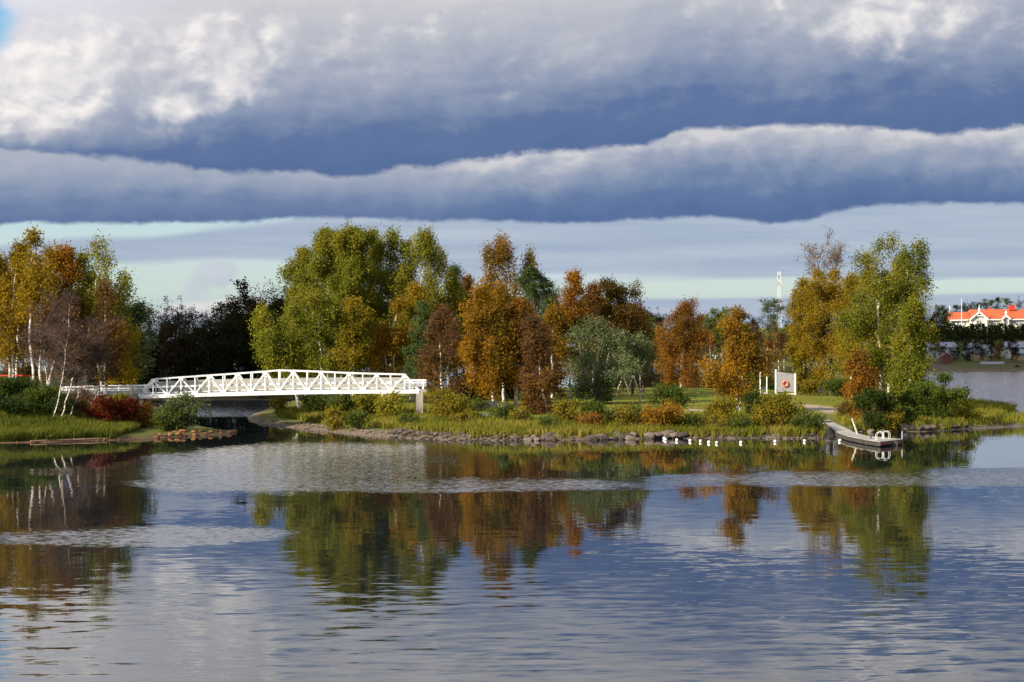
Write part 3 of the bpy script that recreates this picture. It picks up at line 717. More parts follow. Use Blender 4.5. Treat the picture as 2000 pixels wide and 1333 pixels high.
        v = np.stack([c0 - sd * wv, mid - sd * wv * .8, c0 + dd * Lt, mid + sd * wv * .8], 1).reshape(-1, 3)
        TV = (v, np.arange(twigs * 4).reshape(-1, 4))
    return [(np.concatenate(a), np.concatenate(b)) for a, b in zip(WV, WQ)], LV, TV
def plant(name, label, cat, loc, parts, leafmat, bark, twigmat=None, group=None):
    root = empty(name, loc, label, cat, group)
    ((wv, wq), (bv, bq)), L, T = parts
    link('trunk', mesh_np('trunk', wv, wq, None, True), bark, root)
    link('branches', mesh_np('branches', bv, bq, None, True), TWIG_G if bark is BARK_W else bark, root)
    if L is not None: link('crown', mesh_np('crown', L[0], None, L[1]), leafmat, root)
    if T is not None: link('twigs', mesh_np('twigs', T[0], T[1]), twigmat or TWIG_B, root)
    return root
_sd = [100]
def tree(name, label, land, D, base, top, cby, hw, col, shape='birch', stems=None, bark=BARK_W, group=None, cat='tree', dens=1.0, twigs=0, twigmat=None, leafs=1.0, **kw):
    """base, top in photo pixels; cby: row where the crown starts; hw: half width of the crown in pixels"""
    _sd[0] += 1
    sc = FPX / D
    bx = (base - 1000) / sc; bz = land.h(bx, D) - 0.05 if land else 0
    loc = (bx, D, bz)
    tx, ty, tz = at(top[0], top[1], D)
    if stems is None:
        lines = [[(0, 0, 0), ((tx - bx) * 0.35, 0.1, (tz - bz) * 0.5), (tx - bx, 0, tz - bz)]]
    else:
        lines = []
        for j, stl in enumerate(stems):
            o = 0.0 if j == 0 else ((-1) ** j) * 0.25 * j
            l = [np.array(at(x, y, D)) - np.array(loc) + np.array((0, o * min(1, 0.15 + i), 0)) for i, (x, y) in enumerate(stl)]
            l[0][2] = min(l[0][2], 0.0)
            lines.append(l)
    H = tz - bz; zc = CAMH - (cby - YH) * D / FPX - bz
    cb = float(np.clip(zc / H, 0.02, 0.9)); R = hw / sc
    area = 2 * R * (H - max(zc, 0))
    nl = int(dens * area * 540 / leafs ** 1.6)
    nprim = kw.pop('nprim', int(np.clip(14 + area * 0.28, 14, 46)))
    parts = grow(_sd[0], lines, R * 1.0, cb, shape, nleaf=nl, nprim=nprim, leaf=0.112 * leafs, twigs=int(twigs), **kw)
    return plant(name, label, cat, loc, parts, LM[col] if isinstance(col, str) else col, bark, twigmat, group)
T = tree
g1 = 'trees on the bank before the bridge'
# --- bank
T('birch_tree', 'golden birch at the edge of the view, cut off by it', BANK, 176, -22, (-12, 500), 700, 44, 'gold', group=g1)
T('birch_tree', 'golden orange birch with two slim white stems rising behind the dark green bushes', BANK, 174, 26, (35, 515), 690, 42, 'gold', stems=[[(22, 790), (20, 730), (11.5, 638), (6, 545)], [(27, 790), (26, 737), (23, 638), (35, 515)]], group=g1, dens=0.7)
T('birch_tree', 'tallest golden birch of the bank with a single spire', BANK, 170, 66, (64, 458), 610, 32, 'gold', stems=[[(66, 800), (66, 761), (64, 735), (61, 605), (63, 562), (65, 458)]], shape='column', group=g1, dens=0.85, tr=0.13)
T('birch_tree', 'golden birch just behind the tallest spire on the bank', BANK, 182, 32, (40, 478), 620, 34, 'gold', group=g1)
T('birch_tree', 'slim yellow brown birch between the spire and the big orange crown', BANK, 174, 78, (97, 490), 600, 28, 'gold', stems=[[(77, 800), (77, 759), (78, 704), (78, 618), (97, 490)]], group=g1, dens=0.8)
T('birch_tree', 'broad rust orange birch over the bare brown stems', BANK, 178, 120, (124, 494), 680, 58, 'rust', group=g1, dens=1.1)
T('birch_tree', 'yellow green birch with thin top beside the rust orange crown', BANK, 180, 168, (162, 502), 660, 34, 'yellowgreen', group=g1, dens=0.8)
T('aspen_tree', 'tall yellow green aspen with hanging side sprays nearest the open sky', BANK, 176, 190, (189, 477), 640, 42, 'yellowgreen', shape='column', stems=[[(196, 800), (194, 700), (190, 560), (189, 477)], [(198, 800), (206, 640), (212, 560), (208, 500)], [(198, 800), (210, 660), (228, 590), (243, 538)]], group=g1, dens=0.62, droop=0.5)
T('birch_tree', 'brown half bare birch between the aspen and the yellow bush tree', BANK, 172, 205, (204, 560), 740, 36, 'brown', twigs=2500, group=g1, dens=0.6)
T('birch_tree', 'bare brown birch with three white stems leaning over the grass of the bank', BANK, 158, 118, (138, 590), 735, 46, 'brown', dens=0.10, twigs=8000, tr=0.045, nprim=30, nsec=9, up=0.9, droop=0.05,
  stems=[[(115, 829), (126, 796), (139.5, 745), (160, 704), (174, 640)], [(104, 822), (108, 803), (120, 757), (129, 690), (134, 650), (138, 590)], [(128, 822), (144, 790), (156, 750), (172, 728), (190, 690)]], group=g1)
T('birch_tree', 'bare brown birch with forked white stems rising from behind the green bushes', BANK, 167, 93, (108, 600), 720, 46, 'brown', dens=0.10, twigs=9000, tr=0.055, nprim=30, nsec=9, up=0.9, droop=0.05,
  stems=[[(92, 790), (93, 760), (103, 715), (104, 671), (116, 605)], [(94, 790), (96, 750), (110, 700), (118, 660), (128, 610)], [(91, 790), (90, 750), (84, 700), (80, 650)]], group=g1)
T('birch_tree', 'bright yellow bushy tree at the near end of the bridge', BANK, 176, 235, (236, 648), 752, 34, 'yellow', shape='round', bark=BARK_D, group=g1, dens=1.2, tr=0.08)
T('willow_tree', 'tall grey green willow beside the dark wood, by the yellow bush tree', BANK, 182, 262, (262, 610), 752, 38, 'willow', shape='round', bark=BARK_G, group=g1, dens=1.1)
T('willow_tree', 'brownish olive tree behind the yellow bush tree', BANK, 186, 228, (226, 596), 740, 34, 'oliveorange', shape='round', bark=BARK_G, group=g1)
T('birch_tree', 'thin bare brown sapling beside the railing', BANK, 170, 193, (200, 640), 740, 22, 'brown', dens=0.2, twigs=1600, tr=0.06, group=g1)
# --- island, behind and beside the bridge
for px, D, ty, hw, c_, lb in [(-8, 200, 560, 44, 'brown', 'brown tree behind the golden birches at the edge of the view'), (45, 204, 560, 46, 'darkbrown', 'dark brown tree filling the back of the golden birches'), (95, 200, 570, 44, 'brown', 'brown tree behind the bare white stems'),
     (150, 203, 570, 46, 'darkbrown', 'dark brown tree behind the many stemmed birch'), (195, 199, 590, 38, 'brown', 'brown tree behind the aspen'), (240, 205, 640, 36, 'oliveorange', 'olive tree at the back of the bank beside the dark wood')]:
    T('alder_tree', lb, BANK, D, px, (px, ty), 745, hw, c_, shape='round', bark=BARK_D, group=g1, dens=.6, twigs=700)
g2 = 'birches of the big green group on the island'
T('birch_tree', 'leaning olive birch hanging out over the channel behind the bridge', ISL, 196, 588, (508, 606), 735, 48, 'yellowgreen', stems=[[(588, 800), (578, 770), (560, 722), (536, 665), (508, 606)]], group=g2, dens=0.9, tr=0.13, droop=0.5)
T('birch_tree', 'olive birch on the outer flank of the big green group, lower than its neighbours', ISL, 214, 600, (592, 490), 730, 60, 'olive', group=g2)
T('birch_tree', 'broad olive birch, highest round top of the big green group', ISL, 208, 642, (640, 456), 725, 76, 'olive', group=g2, dens=1.05)
T('birch_tree', 'yellowing birch in the middle of the big green group', ISL, 204, 690, (692, 454), 722, 70, 'olive', group=g2, dens=1.05)
T('birch_tree', 'dense olive birch low in front of the green group, just over the bridge screen', ISL, 196, 632, (620, 600), 745, 56, 'olive', shape='round', group=g2, dens=1.1)
T('birch_tree', 'olive birch whose low crown mixes with rust leaves above the bridge', ISL, 195, 690, (692, 590), 745, 42, 'oliveorange', group=g2, dens=1.1)
T('birch_tree', 'narrow twin spired birch in the green group', ISL, 206, 745, (770, 455), 715, 50, 'olive', shape='column', stems=[[(745, 800), (760, 640), (765, 455)], [(748, 800), (772, 640), (797, 478)]], group=g2, dens=0.95, droop=0.4)
T('birch_tree', 'slender olive birch with the last spire before the gap to the orange trees', ISL, 204, 812, (834, 462), 690, 52, 'olive', shape='column', stems=[[(800, 800), (812, 640), (834, 462)], [(803, 800), (832, 640), (858, 498)]], group=g2, dens=0.95, droop=0.4)
T('birch_tree', 'olive birch between the twin spires, thinner, trunk showing', ISL, 216, 725, (732, 470), 715, 56, 'olive', group=g2)
T('birch_tree', 'olive birch closing the gap between the highest round top and the twin spires', ISL, 212, 668, (664, 458), 720, 60, 'olive', group=g2)
T('birch_tree', 'orange birch glowing among the green ones over the bridge', ISL, 198, 772, (772, 590), 738, 44, 'orange', stems=[[(772, 800), (771, 720), (770, 640), (778, 590)], [(764, 800), (752, 700), (745, 640)]], group=g2, dens=0.75)
T('birch_tree', 'orange and olive birch under the twin spires', ISL, 200, 815, (812, 560), 735, 36, 'oliveorange', group=g2, dens=0.85)
g3 = 'trees of the orange group on the island'
T('pine_tree', 'blue green pine at the far end of the bridge screen', ISL, 190, 818, (826, 596), 748, 34, 'pine', shape='cone', bark=BARK_D, up=0.35, droop=0.02, leafs=0.9, dens=1.6, asp=0.3, jit=0.2, group=g3)
T('aspen_tree', 'yellow green young tree between the green group and the orange group', ISL, 206, 884, (884, 545), 720, 30, 'yellowgreen', group=g3, bark=BARK_G)
T('spruce_tree', 'slim spruce whose tip rises beside the orange group', ISL, 216, 890, (890, 524), 720, 24, 'pine', shape='cone', bark=BARK_D, up=0.15, droop=0.05, dens=1.4, asp=0.3, group=g3)
T('birch_tree', 'rusty half bare birch with two white trunks at the island end of the bridge', ISL, 180, 872, (868, 608), 790, 44, 'brown', stems=[[(879, 800), (877, 770), (874, 725), (875, 650), (868, 608)], [(864, 800), (861, 730), (859, 640), (858, 618)]], dens=0.75, twigs=3500, group=g3, tr=0.09)
T('birch_tree', 'tall weeping golden brown birch, highest of the orange group', ISL, 214, 975, (965, 458), 700, 54, 'orange', stems=[[(985, 800), (987, 620), (985, 560), (978, 460)], [(980, 800), (962, 620), (950, 480)]], droop=0.8, dens=0.8, group=g3, tr=0.14)
T('birch_tree', 'thin weeping birch top beside the tallest orange birch', ISL, 216, 1036, (1034, 490), 640, 28, 'oliveorange', droop=0.9, dens=0.5, twigs=900, group=g3)
T('pine_tree', 'broad dark green pine between two orange birches', ISL, 208, 1050, (1040, 535), 690, 46, 'pine', shape='round', bark=BARK_D, up=0.35, droop=0.02, dens=1.35, asp=0.3, jit=0.22, group=g3)
T('birch_tree', 'wide golden brown birch, nearest of the orange group to the bridge', ISL, 188, 944, (938, 566), 752, 66, 'orange', stems=[[(975, 800), (964, 770), (945, 680), (938, 566)], [(965, 800), (962, 775), (958, 640)]], dens=1.1, group=g3, droop=0.35, tr=0.15)
T('birch_tree', 'deep rust birch on a thick white trunk in the middle of the orange group', ISL, 190, 1009, (1012, 592), 748, 58, 'rust', stems=[[(1008, 797), (1008, 770), (1005, 700), (1012, 592)]], dens=1.15, group=g3, droop=0.35, tr=0.17)
T('birch_tree', 'golden birch rising behind the wide brown one, white trunk showing high up', ISL, 202, 984, (978, 560), 700, 44, 'orange', group=g3, dens=0.8)
T('birch_tree', 'brown birch with a long leaning white trunk down to the shore', ISL, 168, 1072, (1040, 628), 795, 42, 'brown', stems=[[(1071, 830), (1068, 805), (1058, 750), (1048, 680), (1038, 628)]], dens=0.85, twigs=2600, group=g3, tr=0.10)
T('birch_tree', 'narrow bright orange birch beside the grey willow', ISL, 180, 1082, (1081, 604), 745, 27, 'orange', stems=[[(1083, 815), (1079, 770), (1078, 690), (1081, 604)]], dens=0.9, group=g3)
T('birch_tree', 'pointed rust red birch behind the grey willow', ISL, 216, 1114, (1124, 536), 690, 37, 'rust', stems=[[(1113, 790), (1114, 650), (1116, 590), (1124, 536)]], dens=1.0, shape='birch', group=g3)
T('birch_tree', 'thin reddish brown birch between the pointed rust birch and the dark round tree', ISL, 226, 1158, (1160, 560), 700, 28, 'brown', twigs=900, group=g3)
T('alder_tree', 'dark brown round topped tree behind the willow', ISL, 228, 1208, (1204, 572), 700, 50, 'darkbrown', shape='round', bark=BARK_D, dens=1.1, group=g3)
T('alder_tree', 'small dark tree at the end of the orange group beside the open gap', ISL, 238, 1255, (1256, 612), 720, 22, 'darkbrown', shape='column', bark=BARK_D, group=g3)
T('birch_tree', 'reddish brown birch filling the gap behind the slim spruce', ISL, 224, 915, (912, 545), 720, 32, 'brown', twigs=1200, group=g3)
T('willow_tree', 'round grey green willow with a forked trunk on the lawn', ISL, 197, 1166, (1170, 634), 765, 58, 'willow', shape='round', stems=[[(1164, 795), (1165, 775), (1178, 740), (1190, 690), (1195, 650)], [(1166, 795), (1163, 775), (1150, 735), (1135, 690), (1130, 655)], [(1166, 795), (1168, 770), (1167, 720), (1168, 634)], [(1168, 795), (1176, 770), (1200, 735), (1216, 700)]], bark=BARK_G, dens=0.95, droop=0.35, tr=0.17, up=0.55, group=g3)
T('aspen_tree', 'small grey green tree on a thin trunk beside the swing frame', ISL, 200, 1251, (1250, 655), 715, 22, 'willow', stems=[[(1251, 792), (1250, 740), (1250, 655)]], dens=0.8, tr=0.06, bark=BARK_W, group=g3)
# --- lawn and jetty side
g4 = 'trees standing round the lawn'
T('birch_tree', 'orange brown birch with a thick white trunk at the back of the lawn', ISL, 262, 1329, (1340, 596), 742, 54, 'rust', stems=[[(1329, 765), (1330, 735), (1334, 690), (1344, 596)]], dens=0.85, twigs=1200, tr=0.26, droop=0.4, group=g4)
T('birch_tree', 'golden brown birch alone on the shore in front of the changing screen', ISL, 176, 1439, (1442, 612), 795, 58, 'orange', stems=[[(1438, 815), (1439, 770), (1441, 700), (1442, 612)], [(1444, 815), (1449, 740), (1450, 660)]], dens=0.92, tr=0.10, group=g4)
T('maple_tree', 'broad golden tree with a dark trunk behind the lifebuoy screen', ISL, 236, 1624, (1618, 580), 728, 78, 'gold', shape='round', bark=BARK_D, dens=1.15, tr=0.26, droop=0.3, group=g4)
T('birch_tree', 'golden olive birch forming the outer flank of the broad golden tree', ISL, 240, 1570, (1572, 555), 750, 42, 'oliveorange', bark=BARK_G, group=g4)
T('aspen_tree', 'nearly bare grey topped tree above the broad golden one', ISL, 244, 1606, (1600, 506), 640, 40, 'brown', stems=[[(1600, 770), (1598, 620), (1590, 508)], [(1604, 770), (1620, 620), (1634, 512)]], shape='vase', dens=0.07, twigs=3600, twigmat=TWIG_G, bark=BARK_G, up=1.1, droop=0.0, group=g4)
T('birch_tree', 'golden birch between the grey topped tree and the tall green birch', ISL, 226, 1664, (1662, 540), 740, 42, 'gold', group=g4, dens=0.9)
T('birch_tree', 'tall green weeping birch with a branching white trunk near the jetty', ISL, 202, 1722, (1742, 462), 765, 82, 'birchgreen', stems=[[(1721, 795), (1720, 700), (1716, 600), (1714, 560), (1740, 462)], [(1721, 795), (1718, 640), (1712, 560), (1690, 500)], [(1732, 795), (1768, 660), (1796, 560), (1802, 476)], [(1730, 795), (1745, 640), (1770, 540), (1764, 490)]], dens=0.85, droop=0.5, tr=0.17, group=g4)
T('birch_tree', 'lower green birch hanging over the bushes beside the tall weeping one', ISL, 196, 1775, (1782, 590), 790, 44, 'birchgreen', dens=0.95, droop=0.5, group=g4)
T('birch_tree', 'green birch close behind the tall weeping one, filling its shaded side', ISL, 210, 1752, (1756, 505), 770, 66, 'birchgreen', dens=0.9, droop=0.4, group=g4)
T('birch_tree', 'olive gold birch behind the branching white trunk', ISL, 214, 1692, (1694, 530), 760, 48, 'oliveorange', dens=0.9, droop=0.4, group=g4)
for px, ty, hw, c_, sh, lb in [(905, 590, 40, 'darkbrown', 'round', 'dark brown tree in the back row behind the slim spruce'), (955, 600, 44, 'rust', 'birch', 'rust birch in the back row behind the tallest weeping birch'), (1010, 590, 40, 'oliveorange', 'birch', 'olive birch in the back row behind the broad pine'), (1075, 575, 38, 'brown', 'birch', 'brown birch in the back row between pine and pointed rust birch'),
     (1135, 590, 44, 'darkbrown', 'round', 'dark tree in the back row behind the pointed rust birch'), (1180, 600, 44, 'oliveorange', 'round', 'olive brown tree in the back row over the willow'), (1235, 618, 36, 'brown', 'birch', 'brown birch in the back row beside the dark round tree'), (860, 580, 40, 'olive', 'birch', 'olive birch in the back row behind the half bare birch'), (700, 600, 60, 'green', 'round', 'dark green tree in the shade at the back of the big green group'), (610, 610, 50, 'green', 'round', 'dark green tree at the back of the big green group, over the channel'), (790, 590, 50, 'green', 'round', 'dark green tree in the shade behind the twin spires')]:
    T('birch_tree', lb, ISL, 236 + random.uniform(-5, 8), px, (px + 3, ty), 765, hw, c_, shape=sh, bark=BARK_D, dens=.55, leafs=1.15, group='trees in the back row of the island')
T('birch_tree', 'small pointed rust birch by the shore below the tall green birch', ISL, 172, 1684, (1680, 694), 805, 38, 'rust', dens=1.1, tr=0.06, group=g4)

# --- shrubs
def shrub(name, label, land, D, px, topy, hw, col, dens=1.0, group='bushes along the water', twigs=0, leafs=0.9, cat='bush', basey=None):
    _sd[0] += 1
    r = np.random.default_rng(_sd[0])
    sc = FPX / D; bx = (px - 1000) / sc; bz = land.h(bx, D) - 0.05
    H = (CAMH - (topy - YH) / sc) - bz; R = 1.3 * hw / sc
    H = max(H, 0.5); k = 10
    lines = []
    for i in range(k):
        a = i / k * 6.283 + r.uniform(-.3, .3); q = r.uniform(0.35, 0.95) if i else 0.1
        hh = H * math.sqrt(max(0.12, 1 - 0.75 * q * q)) * r.uniform(0.8, 1.05)
        lines.append([(0.1 * math.cos(a), 0.1 * math.sin(a), 0), (R * q * 0.45 * math.cos(a), R * q * 0.45 * math.sin(a), hh * 0.55), (R * q * 0.8 * math.cos(a), R * q * 0.8 * math.sin(a), hh)])
    nl = int(dens * 2 * R * H * 400 / leafs ** 1.6)
    parts = grow(_sd[0], lines, R * 0.38, 0.12, 'round', nprim=26, nsec=4, nleaf=nl, leaf=0.115 * leafs, droop=0.05, up=0.6, tr=0.022, jit=0.2, clump=8, twigs=twigs)
    return plant(name, label, cat, (bx, D, bz), parts, LM[col], BARK_D, None, group)
S = shrub
gb = 'bushes on the bank before the bridge'
for i, (px, D, ty, hw, c_, lb) in enumerate([
    (-10, 160, 742, 48, 'green', 'dark green bush at the edge of the view on the bank'),
    (40, 161, 738, 40, 'darkgreen', 'dark green bush under the red barrier bar'),
    (82, 160, 756, 38, 'green', 'mid green bush at the foot of the leaning white trunks'),
    (20, 157, 778, 45, 'darkgreen', 'low dark bush on the grass of the bank, under the green ones'),
    (112, 159, 778, 28, 'darkgreen', 'small dark green bush beside the lowest leaning trunk'),
    ]): S('shrub', lb, BANK, D, px, ty, hw, c_, 1.2, gb)
S('shrub', 'brownish bare bush between the green bushes and the red ones', BANK, 164, 158, 768, 32, 'brown', 0.5, gb, 1800)
S('red_shrub', 'crimson bush in front of the railing', BANK, 161, 205, 782, 32, 'red', 1.1, gb)
S('red_shrub', 'crimson bush beside the concrete abutment', BANK, 162, 250, 786, 30, 'red', 1.0, gb)
S('red_shrub', 'low reddish bush under the bridge end', BANK, 163, 284, 792, 20, 'rust', 0.8, gb)
S('shrub', 'yellow green bush on the slope before the abutment', BANK, 165, 238, 772, 22, 'oliveorange', 0.8, gb)
S('willow_shrub', 'grey green willow bush under the bridge by the water', BANK, 161, 357, 776, 42, 'willow', 0.9, gb, leafs=0.85)
S('shrub', 'olive bush hanging over the rocks beside the willow bush', BANK, 160, 330, 800, 26, 'green', 0.9, gb)
gi = 'bushes along the island shore'
for (px, D, ty, hw, c_, lb, dn) in [
    (548, 192, 776, 18, 'oliveorange', 'small yellowing bush at the tip of the island under the bridge', .9),
    (620, 186, 772, 34, 'green', 'green bush under the middle of the bridge', 1.1),
    (672, 182, 776, 36, 'green', 'dark green bush under the bridge, towards the concrete pier', 1.1),
    (722, 178, 772, 32, 'yellowgreen', 'bushy yellow green shrub under the bridge, taller one', 1.1),
    (764, 172, 776, 29, 'yellowgreen', 'big yellow green bush beside the concrete pier', 1.2),
    (862, 168, 770, 28, 'oliveorange', 'orange green bush at the foot of the half bare birch', 1.1),
    (892, 164, 776, 38, 'oliveorange', 'olive bush with orange tips above the riprap', 1.1),
    (935, 176, 790, 24, 'green', 'low green bush in the shade of the orange group', 1.0),
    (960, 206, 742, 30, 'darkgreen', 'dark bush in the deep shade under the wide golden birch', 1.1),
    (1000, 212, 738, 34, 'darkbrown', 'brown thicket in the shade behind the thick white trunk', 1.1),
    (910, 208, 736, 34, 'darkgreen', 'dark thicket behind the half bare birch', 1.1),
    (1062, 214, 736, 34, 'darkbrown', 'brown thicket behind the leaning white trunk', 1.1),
    (1042, 168, 782, 26, 'brown', 'brown bush beside the leaning white trunk', 1.1),
    (1106, 160, 790, 34, 'oliveorange', 'olive orange bush on the shore, leftmost of the row before the lawn', 1.1),
    (1160, 160, 788, 28, 'green', 'fresh green bush on the shore below the willow', 1.1),
    (1156, 158, 812, 22, 'rust', 'low rusty bush under the fresh green bush', 1.0),
    (1240, 162, 796, 22, 'green', 'green bush on the shore below the swing frame', 1.0),
    (1222, 159, 800, 26, 'oliveorange', 'small orange green bush beside the shore grass below the swing frame', 0.9),
    (1310, 166, 752, 34, 'green', 'upright olive green bush at the lawn edge', 1.0),
    (1298, 158, 796, 42, 'orange', 'orange bush above the big shore stones and floats', 1.15),
    (1410, 163, 786, 36, 'oliveorange', 'orange bush at the foot of the lone birch', 1.1),
    (1405, 158, 818, 30, 'oliveorange', 'low orange green bush at the water under the lone birch', 1.0),
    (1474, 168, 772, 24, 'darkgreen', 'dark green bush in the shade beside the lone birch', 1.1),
    (1519, 159, 778, 42, 'oliveorange', 'largest orange bush, right before the lifebuoy screen', 1.2),
    (1586, 158, 812, 30, 'green', 'green bush beside the landward end of the jetty', 1.0),
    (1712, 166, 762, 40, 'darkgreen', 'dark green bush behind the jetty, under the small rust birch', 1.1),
    (1790, 176, 760, 38, 'green', 'green bush below the weeping birch', 1.1),
    (1836, 174, 732, 52, 'green', 'big rounded green bush at the far end of the island', 1.15),
    (1660, 174, 792, 26, 'darkbrown', 'brown bush behind the gangway', 0.9),
    (1640, 232, 744, 34, 'green', 'green bush under the broad golden tree', 1.1),
    (1582, 236, 748, 26, 'oliveorange', 'olive bush close beside the lifebuoy screen', 1.1),
    (1690, 222, 740, 30, 'green', 'shaded bush behind the small rust birch', 1.1),
    (655, 166, 800, 22, 'oliveorange', 'low orange olive bush on the grassy tip below the bridge', .9), (700, 164, 806, 20, 'green', 'low green bush on the grass before the bigger bushes under the bridge', 1.0), (800, 163, 812, 20, 'green', 'small green bush at the foot of the concrete pier', 1.0),
    (905, 160, 812, 24, 'oliveorange', 'orange olive bush just above the riprap, beside the pale boulders', 1.0), (985, 161, 796, 26, 'green', 'green bush below the thick white trunk', 1.0), (1018, 160, 806, 24, 'oliveorange', 'yellowing bush between the green bush and the leaning trunk', 1.0),
    (1070, 157, 822, 20, 'green', 'small green bush at the foot of the leaning white trunk', 1.0), (1392, 266, 742, 16, 'green', 'low green bush at the back edge of the lawn beside the thick white trunk', 1.0), (1420, 268, 738, 22, 'oliveorange', 'olive bush at the back edge of the lawn, half behind the lone birch', 1.0), (1472, 264, 736, 24, 'green', 'green bush at the back of the lawn between the lone birch and the white posts', 1.0), (1506, 262, 738, 20, 'darkgreen', 'dark green bush behind the white posts of the changing screen', 1.0), (1545, 262, 732, 22, 'green', 'green bush behind the changing screen', 1.0), (1205, 160, 806, 20, 'darkgreen', 'dark bush in the shadow of the willow', 1.1), (1262, 159, 812, 20, 'brown', 'brown bush at the waterside before the upright olive bush', 1.0), (1350, 158, 814, 24, 'green', 'green bush at the water between the orange bush and the lone birch', 1.0),
    (1372, 160, 818, 18, 'oliveorange', 'small olive orange bush before the gravel patch', 1.0), (1450, 157, 820, 26, 'green', 'green bush low at the water right before the lone birch', 1.0), (1488, 158, 812, 26, 'oliveorange', 'orange olive bush touching the largest orange bush', 1.1), (1560, 157, 818, 22, 'green', 'small green bush at the water beside the largest orange bush', 1.0),
    (1740, 166, 806, 24, 'oliveorange', 'low yellow bush behind the bathing ladder', 1.0), (1770, 168, 800, 24, 'green', 'low green bush over the broad boulders', 1.0), (1885, 176, 786, 26, 'yellowgreen', 'yellow green bush at the end of the island grass', 1.0),
    ]: S('shrub', lb, ISL, D, px, ty, hw, c_, dn, gi)

# --- far woods: a few plants of each kind, then copies of them
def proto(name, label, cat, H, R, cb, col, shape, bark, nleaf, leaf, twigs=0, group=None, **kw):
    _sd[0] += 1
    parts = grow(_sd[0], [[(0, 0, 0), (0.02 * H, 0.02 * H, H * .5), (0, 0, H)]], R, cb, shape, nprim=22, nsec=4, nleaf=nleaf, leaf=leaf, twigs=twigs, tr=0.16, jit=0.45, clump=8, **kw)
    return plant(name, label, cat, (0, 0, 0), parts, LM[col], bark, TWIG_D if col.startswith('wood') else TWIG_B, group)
used = {}
def far_tree(kind, land, D, px, topy, label, group, wide=1.0):
    pr, H0 = PROTO[kind]
    x = (px - 1000) * D / FPX; z = land.h(x, D) - 0.1
    H = (CAMH - (topy - YH) * D / FPX) - z
    s = H / H0; rz = random.uniform(0, 6.28); sc = (s * wide, s * wide, s)
    if kind not in used:
        used[kind] = 1; pr.location = (x, D, z); pr.rotation_euler = (0, 0, rz); pr.scale = sc; pr['label'] = label; pr['group'] = group; return pr
    return copy_thing(pr, (x, D, z), rz, sc, label, group)
PROTO = {
 'bare': (proto('bare_tree', '', 'tree', 14, 3.4, 0.3, 'woodshadebrown', 'round', BARK_D, 700, 0.22, 2600, up=0.9, droop=0.05), 14),
 'bare2': (proto('bare_tree', '', 'tree', 14, 3.0, 0.35, 'woodshadebrown', 'birch', BARK_D, 1500, 0.22, 1600, up=0.9, droop=0.1), 14),
 'spruce': (proto('spruce_tree', '', 'tree', 14, 2.6, 0.06, 'woodshadegreen', 'cone', BARK_D, 3600, 0.26, 0, up=0.0, droop=0.12, asp=0.35), 14),
 'darkr': (proto('alder_tree', '', 'tree', 13, 3.8, 0.15, 'woodshadebrown', 'round', BARK_D, 3600, 0.24, 0, droop=0.2), 13),
 'darkg': (proto('alder_tree', '', 'tree', 12, 3.8, 0.1, 'woodshadegreen', 'round', BARK_D, 3600, 0.24, 0, droop=0.2), 12),
 'rust': (proto('birch_tree', '', 'tree', 13, 3.2, 0.18, 'rust', 'birch', BARK_W, 2600, 0.25, 500, droop=0.3), 13),
 'brown': (proto('birch_tree', '', 'tree', 13, 3.0, 0.25, 'brown', 'birch', BARK_W, 1500, 0.25, 1500, droop=0.3), 13),
 'orange': (proto('birch_tree', '', 'tree', 12, 3.2, 0.15, 'oliveorange', 'birch', BARK_W, 2600, 0.26, 0, droop=0.3), 12),
 'olive': (proto('birch_tree', '', 'tree', 12, 3.6, 0.1, 'green', 'round', BARK_G, 3000, 0.26, 0, droop=0.2), 12),
 'pine': (proto('pine_tree', '', 'tree', 16, 3.0, 0.38, 'pine', 'round', BARK_D, 2600, 0.28, 0, up=0.3, droop=0.02, asp=0.35), 16),
}
gd = 'trees of the dark wood beyond the channel'
dl = {'bare': 'dark bare twiggy tree in the shaded wood beyond the bridge', 'bare2': 'dark thin leaved tree in the shaded wood beyond the bridge', 'spruce': 'black green spruce in the shaded wood beyond the bridge',
      'darkr': 'dark brown leafy tree in the shaded wood beyond the bridge', 'darkg': 'dark green leafy tree in the shaded wood beyond the bridge', 'rust': 'dull rust birch in the shaded wood beyond the bridge'}
sky_l = lambda x: float(np.interp(x, [200, 290, 330, 390, 440, 480, 520, 560, 620], [640, 632, 608, 606, 596, 588, 584, 568, 590]))
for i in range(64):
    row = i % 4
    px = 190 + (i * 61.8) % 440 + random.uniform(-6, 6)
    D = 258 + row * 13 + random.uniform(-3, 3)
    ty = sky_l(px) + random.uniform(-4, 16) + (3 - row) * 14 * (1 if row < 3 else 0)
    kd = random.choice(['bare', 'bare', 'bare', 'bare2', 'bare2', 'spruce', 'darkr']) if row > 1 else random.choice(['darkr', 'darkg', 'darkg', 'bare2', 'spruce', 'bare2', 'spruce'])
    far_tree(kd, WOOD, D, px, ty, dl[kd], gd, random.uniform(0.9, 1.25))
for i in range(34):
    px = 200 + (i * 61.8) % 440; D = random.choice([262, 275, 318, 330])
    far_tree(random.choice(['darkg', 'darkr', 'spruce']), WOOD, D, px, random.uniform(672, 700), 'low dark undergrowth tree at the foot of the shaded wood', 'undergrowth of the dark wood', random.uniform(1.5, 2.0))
gf = 'trees along the far shore'
fl = {'rust': 'rust coloured birch on the far shore beyond the lawn', 'brown': 'brown half bare birch on the far shore beyond the lawn', 'orange': 'orange olive birch on the far shore beyond the lawn', 'olive': 'green leafy tree on the far shore beyond the lawn',
      'spruce': 'dark spruce on the far shore beyond the lawn', 'bare': 'bare grey brown tree on the far shore beyond the lawn', 'pine': 'tall dark pine standing above the far shore below the radio mast', 'darkg': 'dark green tree on the far shore beyond the lawn', 'darkr': 'dark brown tree on the far shore beyond the lawn'}
